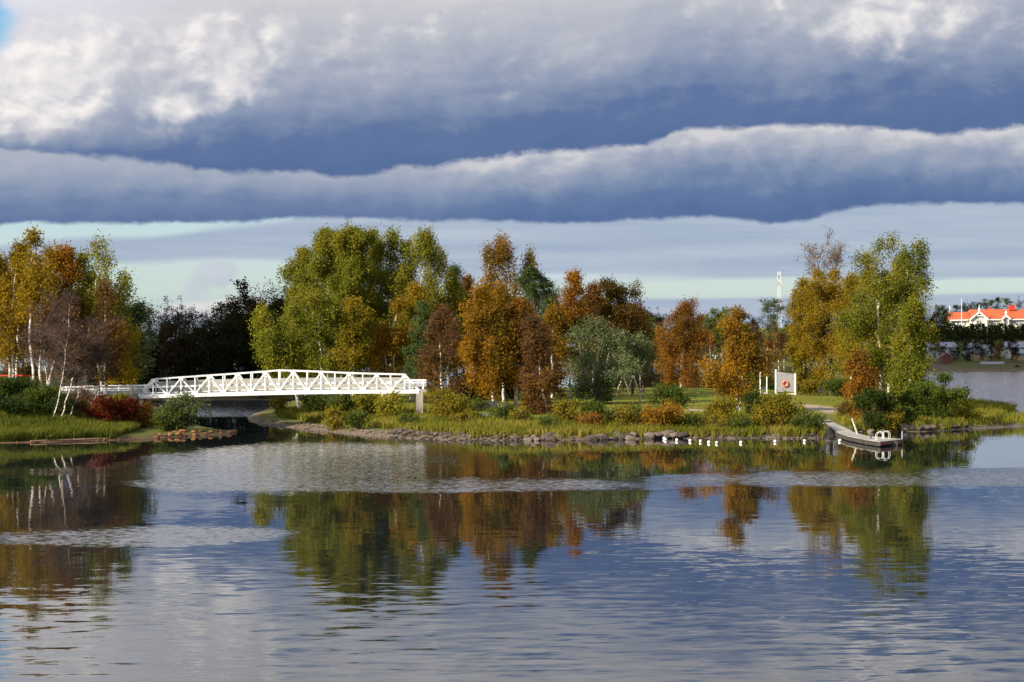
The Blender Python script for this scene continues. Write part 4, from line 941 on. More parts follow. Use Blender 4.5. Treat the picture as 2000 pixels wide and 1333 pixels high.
tops = lambda x: float(np.interp(x, [1180, 1270, 1290, 1300, 1320, 1400, 1420, 1470, 1490, 1530, 1600], [600, 622, 612, 640, 630, 618, 612, 628, 640, 625, 620]))
for i in range(84):
    px = 1150 + (i * 61.8) % 480
    row = i % 3
    D = 645 + row * 14 + random.uniform(-3, 3)
    ty = tops(px) + random.uniform(-3, 14) + (2 - row) * 12
    kd = random.choice(['rust', 'rust', 'brown', 'brown', 'brown', 'orange', 'olive', 'bare', 'spruce', 'darkr'])
    far_tree(kd, FAR, D, px, ty, fl[kd], gf, random.uniform(1.2, 1.7))
far_tree('pine', FAR, 640, 1511, 590, 'tall dark pine standing in front of the radio mast', gf, 1.15)
gv = 'trees round the far village'
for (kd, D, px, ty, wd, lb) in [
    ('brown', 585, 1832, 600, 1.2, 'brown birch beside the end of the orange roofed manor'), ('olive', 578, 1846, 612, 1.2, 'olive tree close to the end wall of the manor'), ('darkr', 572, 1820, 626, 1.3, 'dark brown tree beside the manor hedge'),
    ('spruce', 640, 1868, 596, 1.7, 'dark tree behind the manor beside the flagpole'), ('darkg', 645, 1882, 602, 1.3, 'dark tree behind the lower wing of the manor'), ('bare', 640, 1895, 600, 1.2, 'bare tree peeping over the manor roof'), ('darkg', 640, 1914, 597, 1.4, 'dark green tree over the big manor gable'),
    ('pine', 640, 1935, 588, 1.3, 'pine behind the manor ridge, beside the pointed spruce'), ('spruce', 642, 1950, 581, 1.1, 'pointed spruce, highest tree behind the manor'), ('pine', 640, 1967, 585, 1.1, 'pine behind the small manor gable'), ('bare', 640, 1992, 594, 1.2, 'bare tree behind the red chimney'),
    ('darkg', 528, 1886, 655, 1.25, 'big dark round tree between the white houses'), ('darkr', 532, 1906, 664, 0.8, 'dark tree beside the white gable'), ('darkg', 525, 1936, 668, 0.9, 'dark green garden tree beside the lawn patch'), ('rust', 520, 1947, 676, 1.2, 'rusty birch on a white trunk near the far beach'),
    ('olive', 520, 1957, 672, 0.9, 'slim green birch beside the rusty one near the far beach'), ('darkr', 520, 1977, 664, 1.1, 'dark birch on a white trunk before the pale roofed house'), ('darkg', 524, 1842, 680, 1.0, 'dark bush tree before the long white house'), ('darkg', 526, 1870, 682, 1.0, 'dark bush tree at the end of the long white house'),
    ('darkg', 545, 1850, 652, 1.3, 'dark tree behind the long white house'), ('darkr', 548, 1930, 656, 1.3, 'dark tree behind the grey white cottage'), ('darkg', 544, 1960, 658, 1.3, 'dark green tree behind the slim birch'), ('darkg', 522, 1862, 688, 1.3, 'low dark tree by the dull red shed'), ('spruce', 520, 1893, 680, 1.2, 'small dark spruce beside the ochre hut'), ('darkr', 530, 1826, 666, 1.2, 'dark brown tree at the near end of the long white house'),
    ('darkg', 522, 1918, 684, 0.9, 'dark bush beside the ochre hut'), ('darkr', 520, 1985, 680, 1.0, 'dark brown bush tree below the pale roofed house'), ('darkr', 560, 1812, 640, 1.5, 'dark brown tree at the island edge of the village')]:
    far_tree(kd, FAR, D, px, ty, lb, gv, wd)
# the tall hedge below the manor
def hedge(name, label, x0, x1, D, y0, y1, dep, col, n):
    a = at(x0, y0, D); b = at(x1, y1, D); r = np.random.default_rng(77)
    root = empty(name, ((a[0] + b[0]) / 2, D, b[2]), label, 'hedge')
    px = r.uniform(a[0], b[0], n); py = D + r.uniform(0, 1, n) ** 1.6 * dep
    top = a[2] + 0.35 * np.sin(px * 0.9) + 0.25 * np.sin(px * 2.3 + 1) + 0.12 * np.sin(px * 6)
    pz = b[2] - 0.6 + (top - b[2] + 0.6) * r.uniform(0, 1, n) ** 0.8
    py = py + 0.6 * np.sin(px * 1.7) + 0.3 * np.sin(px * 4.1 + pz)
    v, q = leaves(np.stack([px, py, pz], 1) - np.array(root.location), 0.26, r, 0.35, 0.6)
    link('foliage', mesh_np('foliage', v, None, q), LM[col], root)
    m = MB()
    for k in range(12):
        xx = a[0] + (b[0] - a[0]) * (k + .5) / 12; m.tube([(xx, D + dep / 2, b[2] - 1.0), (xx + .2, D + dep / 2, a[2] - 0.8)], [0.12, 0.05], 5)
    m.build('stems', BARK_D, root)
hedge('hedge', 'tall dark clipped hedge in front of the manor', 1832, 2030, 588, 635, 668, 3.0, 'darkgreen', 15000)

# ------------------------------------------------------------------ grass
def grass(name, pts, hmin, hmax, mat, land, w=0.035):
    r = np.random.default_rng(len(pts)); n = len(pts)
    z = land.z(pts[:, 0], pts[:, 1]) - 0.02
    hgt = r.uniform(hmin, hmax, n) * (0.75 + 0.5 * (vnoise(pts[:, 0], pts[:, 1], 1.3) * .5 + .5))
    a = r.uniform(0, 6.283, n); b = np.stack([pts[:, 0], pts[:, 1], z], 1)
    s = np.stack([np.cos(a), np.sin(a), np.zeros(n)], 1) * w
    ln = np.stack([r.normal(size=n) * 0.28 + 0.1, r.normal(size=n) * 0.28, np.ones(n)], 1) * hgt[:, None]
    ln2 = ln * 0.55; ln2[:, :2] *= 0.6
    v = np.stack([b - s, b + s, b + ln2 + s * .7, b + ln, b + ln2 - s * .7], 1).reshape(-1, 3)
    i = np.arange(n)[:, None] * 5
    me = mesh_np(name, v, i + np.array([[0, 1, 2, 4]]), i + np.array([[4, 2, 3]]))
    return tag(link(name, me, mat), kind='stuff')
GRS = leaf_mat('shore_grass_blades', [(0.075, 0.10, 0.014), (0.14, 0.15, 0.018), (0.22, 0.195, 0.027), (0.28, 0.22, 0.05)], 0.35, 0.3, 3)
GRB = leaf_mat('bank_grass_blades', [(0.06, 0.085, 0.014), (0.11, 0.125, 0.017), (0.19, 0.165, 0.03)], 0.35, 0.3, 5)
def scatter(land, n, x0, x1, y0, y1, d0, d1, keep=None):
    x = rng.uniform(x0, x1, n); y = rng.uniform(y0, y1, n); d = land.dist(x, y)
    k = (d > d0) & (d < d1 * (0.7 + 0.6 * rng.uniform(0, 1, n)))
    if keep is not None: k &= keep(x, y, d)
    return np.stack([x[k], y[k]], 1)
grass('shore_grass', scatter(ISL, 260000, -27, 36, 150, 200, 0.1, 9, lambda x, y, d: (vnoise(x, y, 0.9) > -0.55) & ~((np.abs(x - 24.6) < 1.6) & (y < 186)) & (isl_sand(x, y) < 0.3) & (d > np.where(x < -3, 2.6, np.where(vnoise(x, 0 * x, 1.1) > -0.15, 0.0, 0.7)))), 0.25, 0.72, GRS, ISL)
grass('shore_grass', scatter(ISL, 60000, 30, 58, 160, 250, 0.3, 10), 0.35, 0.8, GRS, ISL)
grass('lawn_edge_grass', scatter(ISL, 90000, -22, 34, 165, 270, 8, 40, lambda x, y, d: (vnoise(x, y, 0.5) > 0.35) & (isl_sand(x, y) < 0.2)), 0.06, 0.16, GRS, ISL, 0.03)
grass('bank_grass', scatter(BANK, 150000, -50, -28, 147, 175, 0.25, 9, lambda x, y, d: (x < -27.5)), 0.35, 0.75, GRB, BANK)
grass('slope_grass', scatter(BANK, 50000, -50, -26, 155, 185, 8, 20), 0.3, 0.6, GRS, BANK)

# ------------------------------------------------------------------ stones
def stone_mesh(seed, sub=2):
    import bmesh
    bm = bmesh.new(); bmesh.ops.create_icosphere(bm, subdivisions=sub, radius=1.0)
    r = np.random.default_rng(seed); ph = r.uniform(0, 6, 6); dirs = r.normal(size=(9, 3)); dirs /= np.linalg.norm(dirs, axis=1, keepdims=True); cut = r.uniform(0.62, 0.9, 9)
    for v in bm.verts:
        c = np.array(v.co)
        for d, k in zip(dirs, cut):
            e = c @ d
            if e > k: c = c - d * (e - k)
        c *= 1 + 0.07 * math.sin(3 * c[0] + ph[0]) + 0.05 * math.sin(5 * c[1] + ph[1])
        v.co = c
    me = bpy.data.meshes.new('stone'); bm.to_mesh(me); bm.free(); return me
def rock_mat(name, a, b):
    m, t, out = mat_new(name); p = t.new('ShaderNodeBsdfPrincipled'); t.l.new(p.outputs[0], out.inputs[0]); p.inputs['Roughness'].default_value = 0.9
    oi = t.new('ShaderNodeObjectInfo').outputs['Random']; co = t.new('ShaderNodeTexCoord').outputs['Object']
    f = t.m('ADD', t.m('MULTIPLY', t.noise(co, 1.6, 6, 0.7), 0.9), t.m('MULTIPLY', t.m('SUBTRACT', oi, 0.5), 0.75), clamp=True)
    t.put(p.inputs['Base Color'], t.ramp(f, [(0.2, a), (0.75, b)]))
    bp_ = t.new('ShaderNodeBump'); bp_.inputs['Strength'].default_value = 0.7; bp_.inputs['Distance'].default_value = 0.15
    t.put(bp_.inputs['Height'], t.noise(co, 3.5, 6, 0.7)); t.l.new(bp_.outputs[0], p.inputs['Normal'])
    return m
RK = rock_mat('shore_stone', (0.05, 0.036, 0.027), (0.18, 0.135, 0.10)); RKL = rock_mat('pale_boulder', (0.16, 0.14, 0.12), (0.34, 0.31, 0.27)); RKO = rock_mat('rusty_stone', (0.11, 0.05, 0.02), (0.30, 0.14, 0.048))
stones = [stone_mesh(i) for i in range(6)]; st_m = {}
def stone(x, y, z, s, mat, label, group, flat=0.65):
    k = random.randrange(6); key = (k, mat.name)
    if key not in st_m:
        me = stones[k].copy(); me.materials.append(mat); st_m[key] = me
    o = bpy.data.objects.new('stone', st_m[key]); C.objects.link(o)
    o.location = (x, y, z); o.scale = (s * random.uniform(.85, 1.35), s * random.uniform(.8, 1.2), s * flat * random.uniform(.8, 1.2)); o.rotation_euler = (random.uniform(-.2, .2), random.uniform(-.2, .2), random.uniform(0, 6.28))
    return tag(o, label, 'stone', group)
gr_ = 'stones of the riprap along the island shore'
so = np.array(isl_out[:19])
def along(px):
    xs = [(q[0] * FPX / q[1] + 1000) for q in so]; i = np.interp(px, xs, np.arange(len(so))); k = int(min(i, len(so) - 2)); f_ = i - k
    return so[k] * (1 - f_) + so[k + 1] * f_
lab_r = 'brownish grey stone in the riprap lining the island shore'
for i in range(100):
    px = random.uniform(770, 1010); q = along(px); dd = random.uniform(-0.3, 5.5) * (1 if px < 930 else 0.6); x, y = q[0] + random.uniform(-.1, .1), q[1] + dd
    stone(x, y, ISL.h(x, y) + 0.05, random.uniform(0.12, 0.27), RK, lab_r, gr_)
for i in range(52):
    px = random.choice([1012, 1035, 1062, 1085, 1165, 1180, 1200, 1222]) + random.gauss(0, 9); q = along(px); dd = random.uniform(-0.4, 0.9); x, y = q[0], q[1] + dd
    stone(x, y, max(ISL.h(x, y), 0) + 0.05, random.uniform(0.14, 0.50), RK, 'rounded brown stone at the waterline before the lawn bushes', 'stones at the waterline before the lawn')
for i in range(40):
    px = random.uniform(1330, 1625); q = along(px); x, y = q[0], q[1] + random.uniform(-0.3, 0.9)
    stone(x, y, max(ISL.h(x, y), 0) + 0.0, random.uniform(0.08, 0.2), RK, 'small brown stone at the waterline behind the floats', 'small stones behind the floats')
for px, dd, s in [(1268, 0, .4), (1285, .2, .5), (1302, .4, .65), (1318, .1, .45), (1333, .3, .4), (1276, 0.8, .42)]:
    q = along(px); stone(q[0], q[1] + dd, 0.22, s, RK, {1268: 'outer brown boulder of the group beside the clustered floats', 1285: 'broad brown boulder just before the clustered floats', 1302: 'largest brown boulder right behind the clustered floats', 1318: 'brown boulder between the largest one and the last of its group', 1333: 'last brown boulder of the group, towards the single floats', 1276: 'brown boulder set back on the bank above the clustered floats'}[px], 'boulders beside the clustered floats')
for i in range(26):
    px = random.uniform(1655, 1735); q = along(px); x, y = q[0], q[1] + random.uniform(-1.5, 3.5)
    stone(x, y, max(ISL.h(x, y), 0) + 0.05, random.uniform(0.12, 0.34), RK, 'brown stone heaped on the shore behind the jetty', 'stones heaped behind the jetty')
for px, s in [(1768, .55), (1782, .45), (1800, .35), (1812, .55), (1824, .35), (1840, .42), (1868, .25), (1890, .25)]:
    q = along(px); stone(q[0], q[1] + .4, 0.25, s, RK, 'broad brown boulder at the waterline beyond the jetty', 'boulders beyond the jetty')
for px, py, s, lb in [(957, 808, .75, 'largest pale boulder on the slope above the riprap'), (930, 812, .6, 'flat pale boulder on the slope beside the olive bush'), (948, 826, .5, 'pale boulder low on the slope just above the riprap'), (985, 812, .35, 'small pale boulder on the slope beside the white trunk'), (826, 822, .5, 'pale block lying at the foot of the concrete pier')]:
    x, y = wl(px, py, 0.75); stone(x, y, ISL.h(x, y) + .15, s, RKL, lb, 'pale boulders on the slope')
for i in range(24):
    px = random.uniform(500, 770); q = along(px); x, y = q[0], q[1] + random.uniform(0, 2.2)
    stone(x, y, max(0, ISL.h(x, y)) + 0.0, random.uniform(0.08, 0.22), RK, 'dark stone on the muddy edge of the island tip', 'stones on the island tip', 0.5)
# the rubble between them, too small to pick apart
def rubble(name, n, pfn, s0, s1, mat, land):
    r = np.random.default_rng(n); vv, tt, k = [], [], 0
    bas = []
    for me in stones:
        v = np.zeros(len(me.vertices) * 3); me.vertices.foreach_get('co', v); bas.append((v.reshape(-1, 3)[:42], None))
    lo = [stone_mesh(20 + i, 1) for i in range(4)]; bas = []
    for me in lo:
        v = np.zeros(len(me.vertices) * 3); me.vertices.foreach_get('co', v); f = np.zeros(len(me.polygons) * 3, int); me.polygons.foreach_get('vertices', f); bas.append((v.reshape(-1, 3), f.reshape(-1, 3))); bpy.data.meshes.remove(me)
    for i in range(n):
        x, y = pfn(r); v, f = bas[i % 4]; a = r.uniform(0, 6.28); s = r.uniform(s0, s1)
        w = v * (s * np.array((r.uniform(.8, 1.4), r.uniform(.8, 1.2), .65)))
        w = np.stack([w[:, 0] * math.cos(a) - w[:, 1] * math.sin(a) + x, w[:, 0] * math.sin(a) + w[:, 1] * math.cos(a) + y, w[:, 2] + max(land.h(x, y), 0) + .02], 1)
        vv.append(w); tt.append(f + k); k += len(v)
    tag(link(name, mesh_np(name, np.concatenate(vv), None, np.concatenate(tt)), mat), kind='stuff')
def rp(px0, px1, d0, d1):
    def g(r):
        q = along(r.uniform(px0, px1)); return q[0], q[1] + r.uniform(d0, d1)
    return g
rubble('shore_rubble', 500, rp(760, 1010, -0.4, 6), .07, .18, RK, ISL)
rubble('shore_rubble', 260, rp(1000, 1640, -0.3, 0.7), .04, .13, RK, ISL)
rubble('shore_rubble', 250, rp(500, 780, -0.3, 3), .04, .13, RK, ISL)
bo_ = np.array(bank_out[:8])
for i in range(30):
    f_ = random.uniform(4.0, 7.0); k = int(f_); q = bo_[k] * (1 - (f_ - k)) + bo_[min(k + 1, 7)] * (f_ - k)
    x, y = q[0], q[1] + random.uniform(0.0, 2.6); stone(x, y, max(0, BANK.h(x, y)) + .03, random.uniform(0.10, 0.30), RKO, 'rusty orange stone on the spit below the bridge', 'rusty stones on the spit')
for i in range(10):
    f_ = random.uniform(1.0, 4.0); k = int(f_); q = bo_[k] * (1 - (f_ - k)) + bo_[k + 1] * (f_ - k)
    stone(q[0], q[1] + random.uniform(0, .4), 0.05, random.uniform(0.06, 0.14), RKO, 'small reddish stone at the edge of the grassy bank', 'small stones along the grassy bank')

# ------------------------------------------------------------------ changing screen, lifebuoy, swings
BD = 231.0
zg = ISL.h(at(1530, 770, BD)[0], BD)
booth = empty('changing_screen', (at(1532, 770, BD)[0], BD, zg), 'grey boarded changing screen with white posts on the lawn', 'screen')
def bx_(px, py, off=0.0): q = at(px, py, BD); return np.array((q[0], q[1] + off, q[2]))
for x, yt_, of in ((1553, 729.5, 0), (1515, 722, 0), (1501, 735, 1.6), (1488, 725, 1.6)):
    q = bx_(x, yt_, of); hw_ = .08 if x > 1510 else .055; MB().box(q[0] - hw_, q[0] + hw_, q[1] - hw_, q[1] + hw_, zg - .2, q[2]).build('post', WHITE, booth)
n_s = 17
xl, xr = bx_(1516.5, 730)[0], bx_(1551.2, 730)[0]
for i in range(n_s):
    z0 = bx_(0, 765.5)[2] + i * 0.128
    tl, tr_ = bx_(0, 726.5)[2], bx_(0, 731)[2]
    if z0 + .12 < tr_:
        MB().box(xl, xr, BD - .02, BD + .02, z0, z0 + .115).build('slat', GREYW, booth)
MB().hexa([(xl, BD - .02, bx_(0, 732.6)[2]), (xr, BD - .02, bx_(0, 732.6)[2]), (xr, BD + .02, bx_(0, 732.6)[2]), (xl, BD + .02, bx_(0, 732.6)[2]),
           (xl, BD - .02, tl), (xr, BD - .02, tr_), (xr, BD + .02, tr_), (xl, BD + .02, tl)]).build('top_board', GREYW, booth)
MB().bar(bx_(1514, 769.6), bx_(1555, 769.6), 0.12, 0.12).build('sill_beam', WHITE, booth)
MB().bar(bx_(1486, 769.0, 1.4), bx_(1503, 769.0, 1.4), 0.08, 0.08).build('sill_beam', WHITE, booth)
# lifebuoy
lbc = bx_(1533.8, 750, -0.11)
lb = empty('lifebuoy', tuple(lbc), 'orange lifebuoy hanging on the grey boards of the changing screen', 'lifebuoy')
def torus(R, r, a0=0, a1=2 * math.pi, n=28, s=10, fat=1.0):
    A_ = np.linspace(a0, a1, n); B_ = np.arange(s) / s * 2 * np.pi
    v = np.array([[((R + r * fat * math.cos(b)) * math.cos(a), r * fat * math.sin(b), (R + r * fat * math.cos(b)) * math.sin(a)) for b in B_] for a in A_])
    idx = np.arange(n * s).reshape(n, s)
    q = np.stack([idx[:-1], np.roll(idx, -1, 1)[:-1], np.roll(idx, -1, 1)[1:], idx[1:]], -1).reshape(-1, 4)
    return v.reshape(-1, 3) + lbc, q
MB().raw(*torus(0.28, 0.092)).build('ring', ORANGE, lb, True)
BANDM = simple_mat('faded_band', (0.75, 0.36, 0.25), 0.5, 0.05)
for k in range(4):
    a = math.pi / 4 + k * math.pi / 2
    MB().raw(*torus(0.28, 0.092, a - .14, a + .14, 6, 10, 1.04)).build('band', BANDM, lb, True)
# swing frame
SDp = 224.0
zs_ = ISL.h(at(1232, 772, SDp)[0], SDp)
sw = empty('swing_frame', (at(1230, 772, SDp)[0], SDp, zs_), 'white timber swing frame on the lawn beside the willow', 'swing')
def sx_(px, py, off=0.0): q = at(px, py, SDp); return np.array((q[0], q[1] + off, q[2]))
SWW = simple_mat('pale_timber', (0.62, 0.54, 0.42), 0.7, 0.1)
for dx, of in ((0, 0), (-17, 2.6)):
    for a, b in (((1236 + dx, 735), (1222 + dx, 775.5)), ((1237.5 + dx, 735), (1250.5 + dx, 772))):
        pa, pb = sx_(*a, of), sx_(*b, of); pb[2] = zs_ - 0.1
        MB().tube([pa, pb], 0.065, 8).build('leg', SWW, sw)
    q = sx_(1236.8 + dx, 736.5, of); MB().box(q[0] - .16, q[0] + .16, q[1] - .1, q[1] + .1, q[2] - .14, q[2] + .14).build('bracket', WHITE, sw)
MB().tube([sx_(1236.8, 736, -.1), sx_(1219.8, 736, 2.7)], 0.06, 8).build('crossbar', SWW, sw)
qa = sx_(1228, 736, 1.3)
for s_ in (-.22, .22): MB().tube([qa + np.array((s_ * .3, s_, -.05)), qa + np.array((s_ * .3, s_, -1.55))], 0.012, 5).build('chain', GALV, sw)
MB().box(qa[0] - .12, qa[0] + .12, qa[1] - .26, qa[1] + .26, qa[2] - 1.6, qa[2] - 1.55).build('seat', YELLOW, sw)

# ------------------------------------------------------------------ jetty
ZJ = 0.36
def jp(px, py, z=ZJ): return np.array((*wl(px, py, z), z))
jet = empty('jetty', tuple(jp(1690, 855)), 'grey floating jetty reaching out from the island shore', 'jetty')
def planked(Lp, Rp, name, n, thick=0.05, gap=0.02):
    """deck between a left and a right edge line, boards across; each board a part"""
    Lp = np.array(Lp); Rp = np.array(Rp)
    s = np.linspace(0, 1, n + 1)
    def on(P, q):
        L = np.r_[0, np.cumsum(np.linalg.norm(np.diff(P, axis=0), axis=1))]; L /= L[-1]
        return np.stack([np.interp(q, L, P[:, i]) for i in range(3)], -1)
    for i in range(n):
        a, b = s[i] + gap * .5 / n * 4, s[i + 1] - gap * .5 / n * 4
        c = [on(Lp, a), on(Rp, a), on(Rp, b), on(Lp, b)]
        dz = np.array((0, 0, random.uniform(-.004, .004)))
        MB().hexa([q - np.array((0, 0, thick)) + dz for q in c] + [q + dz for q in c]).build(name, DECKW, jet)
zr = ISL.h(*wl(1620, 826, 1.0)) + 0.12
ra, rb_ = np.array((*wl(1613, 826, .72), .72)), np.array((*wl(1627.5, 825, .72), .72))
planked([ra, jp(1634, 842.6)], [rb_, jp(1665, 842.6)], 'gangway_plank', 26)
Ls = [jp(1632.5, 843.4), jp(1656, 852), jp(1690, 858.8), jp(1718, 863)]
Rs = [jp(1666, 843.4), jp(1687, 850.2), jp(1724, 854.4), jp(1763, 858)]
planked(Ls, Rs, 'deck_plank', 40)
# floats and beams beneath
for a, b in ((Ls, -1), (Rs, 1)):
    m = MB()
    for p0, p1 in zip(a[:-1], a[1:]): m.bar(p0 + np.array((0, 0, -.2)), p1 + np.array((0, 0, -.2)), 0.12, 0.22)
    m.build('side_beam', TIMBER, jet)
MB().bar(Ls[-1] + np.array((0, -.02, -.16)), Rs[-1] + np.array((0, -.02, -.16)), 0.10, 0.16).build('end_beam', RWALL, jet)
for f_ in (0.15, 0.5, 0.85):
    k = f_ * 3; i = int(k); c = (np.array(Ls[i]) * (1 - (k - i)) + np.array(Ls[i + 1]) * (k - i) + np.array(Rs[i]) * (1 - (k - i)) + np.array(Rs[i + 1]) * (k - i)) / 2
    MB().box(c[0] - .75, c[0] + .75, c[1] - 1.2, c[1] + 1.2, -0.15, ZJ - .06).build('float_block', TIMBER, jet)
m = MB()
for P_, Q_ in (((ra, jp(1634, 842.6))), ((rb_, jp(1665, 842.6)))): m.bar(P_ + np.array((0, 0, -.14)), Q_ + np.array((0, 0, -.14)), 0.09, 0.16)
m.build('gangway_beam', TIMBER, jet)
s0, s1 = ra + np.array((-.12, 1.7, .14)), rb_ + np.array((-.12, 1.7, .14)); s2, s3 = rb_ + np.array((-.12, .12, .10)), ra + np.array((-.12, .12, .10))
MB().hexa([q - np.array((0, 0, .22)) for q in (s3, s2, s1, s0)] + [s3, s2, s1, s0]).build('landing_sill', DECKW, jet)
# bathing ladder: two hoops, each of two tubes, and rungs
D1 = wl(1712, 860, ZJ)[1]
lad = empty('bathing_ladder', (at(1722, 858, D1)[0], D1, ZJ), 'white tubular bathing ladder with two hooped handrails on the jetty', 'ladder')
def hoop(px0, pxm, px1, y0, ym, y1, off, name='handrail'):
    s = np.linspace(0, math.pi, 15); pts = []
    pts.append(at(px0, y0, D1 + off))
    for q in s:
        x = (px0 + pxm) / 2 - math.cos(q) * (pxm - px0) / 2 if False else px0 + (px1 - px0) * (1 - math.cos(q)) / 2
        base = y0 + (y1 - y0) * (1 - math.cos(q)) / 2
        pts.append(at(x, (ym + 8) - (8) * math.sin(q), D1 + off))
    pts.append(at(px1, y1, D1 + off))
    MB().tube(pts, 0.015, 6).build(name, WHITE, lad, True)
for dx, of in ((0, 0), (2.6, 0.45)):
    hoop(1710 + dx, 1718, 1724 + dx, 868, 844 - of, 857, of)
for dx, of in ((0, 0.3), (2.6, 0.75)):
    hoop(1723 + dx, 1731, 1736 + dx, 857, 842.5 - of, 858, of)
MB().tube([at(1726, 862, D1 - .1), at(1726, 876, D1 - .1)], 0.025, 6).build('stile', WHITE, lad)
for yy in (866, 869): MB().tube([at(1711, yy, D1), at(1726, yy, D1 - .1)], 0.022, 6).build('rung', WHITE, lad)
def pole(name, label, a, b, r, mt, cat='pole'):
    a = np.array(a); b = np.array(b)
    o = MB().tube([a, a * .5 + b * .5, b], r, 8).build(name, mt); return tag(o, label, cat)
Dp = wl(1679, 857, 0.0)[1] - 1.2
pole('mooring_pole', 'long pale pole leaning in the water against the jetty', at(1664, 818, Dp), at(1681, 866, Dp), 0.055, SWW)
Dp2 = wl(1762, 858, ZJ)[1]
pole('mooring_post', 'thin grey post at the outer corner of the jetty', at(1762, 843, Dp2 + .3), at(1762, 868, Dp2 + .3), 0.035, GALV, 'post')
Dp3 = wl(1702, 857, ZJ)[1]
bl_ = empty('bollard', tuple(at(1701, 857, Dp3)), 'small dark iron mooring bollard on the jetty deck', 'bollard')
MB().tube([at(1701, 857, Dp3), at(1700.6, 850.5, Dp3)], 0.05, 8).build('stem', TIMBER, bl_)
MB().tube([at(1698.8, 850.4, Dp3), at(1702.4, 850.4, Dp3)], 0.045, 8).build('crossbar', TIMBER, bl_)
fb = wl(1748, 815, .9)
pole('broken_branch', 'white broken birch branch sticking out of the shore grass behind the jetty', at(1742, 803, fb[1]), at(1753, 816, fb[1]), 0.06, BARK_W, 'branch')
fb = bp(193, 752, -1.2)
pole('birch_stump', 'short white birch stem standing before the railing', bp(194, 752, -1.2), bp(190.5, 780, -1.2), 0.09, BARK_W, 'stump')
fb = wl(150, 859.5, 0.1)
pole('drift_log', 'long reddish drift log lying along the edge of the grassy bank', (*wl(60, 862.3, 0.1), 0.1), (*wl(219, 857.2, 0.1), 0.12), 0.07, simple_mat('drift_wood', (0.36, 0.2, 0.12), 0.9, 0.2), 'log')

# ------------------------------------------------------------------ floats on the swimming line
FLW = simple_mat('white_float_plastic', (0.82, 0.82, 0.80), 0.35, 0.03)
def float_mesh():
    import bmesh
    bm = bmesh.new(); bmesh.ops.create_uvsphere(bm, u_segments=14, v_segments=10, radius=0.10)
    for v in bm.verts: v.co.x *= 1.15; v.co.z = v.co.z * 1.05 + 0.075
    me = bpy.data.meshes.new('float'); bm.to_mesh(me); bm.free()
    me.polygons.foreach_set('use_smooth', np.ones(len(me.polygons), bool)); return me
fm = float_mesh(); fm.materials.append(FLW)
ords = ['first', 'second', 'third', 'fourth', 'fifth', 'sixth', 'seventh', 'eighth', 'ninth', 'tenth', 'eleventh', 'twelfth', 'thirteenth', 'fourteenth']
fps = [(1294.5, 856.6), (1300, 861), (1303.5, 855.8), (1297, 858.6), (1322, 862), (1348, 863), (1368, 864), (1384.5, 866), (1400, 867), (1447, 866.5), (1514, 864.5), (1571.5, 863.5), (1640, 862.8), (1681, 865.6), (1692, 866.6)]
fpl = ['white float in the tight cluster by the boulders, outermost one', 'white float in the tight cluster by the boulders, lowest one', 'white float in the tight cluster by the boulders, highest one', 'white float in the middle of the tight cluster by the boulders']
for i, (px, py) in enumerate(fps):
    if i < 4: l_ = fpl[i]
    elif i < 13: l_ = 'white float alone on the water, %s after the tight cluster towards the jetty' % ords[i - 4]
    else: l_ = 'white float against the jetty side, ' + ('nearer the leaning pole' if i == 13 else 'nearer the ladder')
    x, y = wl(px, py)
    o = bpy.data.objects.new('float_buoy', fm); C.objects.link(o); o.location = (x, y, 0); o.rotation_euler = (0, 0, i * 1.3)
    tag(o, l_, 'float', 'white floats on the swimming line')

# ------------------------------------------------------------------ radio mast
MD = 1500.0
mx, _, mz0 = at(1521.5, 660, MD)
mast = empty('radio_mast', (mx, MD, 4), 'red and white lattice radio mast rising behind the far shore', 'mast')
def mw(z): return float(np.interp(z, [4, 30, 46, 56], [2.2, 1.3, 0.5, 0.42]))
zz = lambda py: at(0, py, MD)[2]
secs = [(4, zz(616), WHITE, 'white'), (zz(616), zz(600), RED, 'red'), (zz(600), zz(592), WHITE, 'white'), (zz(592), zz(584), RED, 'red'), (zz(584), zz(558), WHITE, 'white'), (zz(558), zz(551), RED, 'red'), (zz(551), zz(545), WHITE, 'white'), (zz(545), zz(539), RED, 'red'), (zz(539), zz(534), WHITE, 'white')]
for z0, z1, mt, cn in secs:
    m = MB(); n_ = max(1, int((z1 - z0) / 4.2)); r_ = 0.055
    for k in range(n_):
        a, b = z0 + (z1 - z0) * k / n_, z0 + (z1 - z0) * (k + 1) / n_; wa, wb = mw(a), mw(b)
        ca = [np.array((mx + sx2 * wa, MD + sy2 * wa, a)) for sx2, sy2 in ((-1, -1), (1, -1), (1, 1), (-1, 1))]
        cb_ = [np.array((mx + sx2 * wb, MD + sy2 * wb, b)) for sx2, sy2 in ((-1, -1), (1, -1), (1, 1), (-1, 1))]
        for j in range(4):
            m.bar(ca[j], cb_[j], r_ * 1.6, r_ * 1.6); m.bar(ca[j], cb_[(j + 1) % 4], r_, r_); m.bar(cb_[j], cb_[(j + 1) % 4], r_, r_)
    o = m.build('lattice_section', mt, mast); o['label'] = cn + ' lattice section'
for dz, dx in ((-1, -.9), (-1, .9), (-6, -1.1), (-6, 1.1), (-11, 1.0)):
    z = zz(533) + dz * .6; MB().box(mx + dx - .15, mx + dx + .15, MD - 1.2, MD - .9, z - 1.2, z + 1.2).build('antenna_panel', WHITE, mast)
MB().tube([(mx, MD, zz(535)), (mx, MD, zz(530.5))], 0.18, 6).build('top_antenna', WHITE, mast)

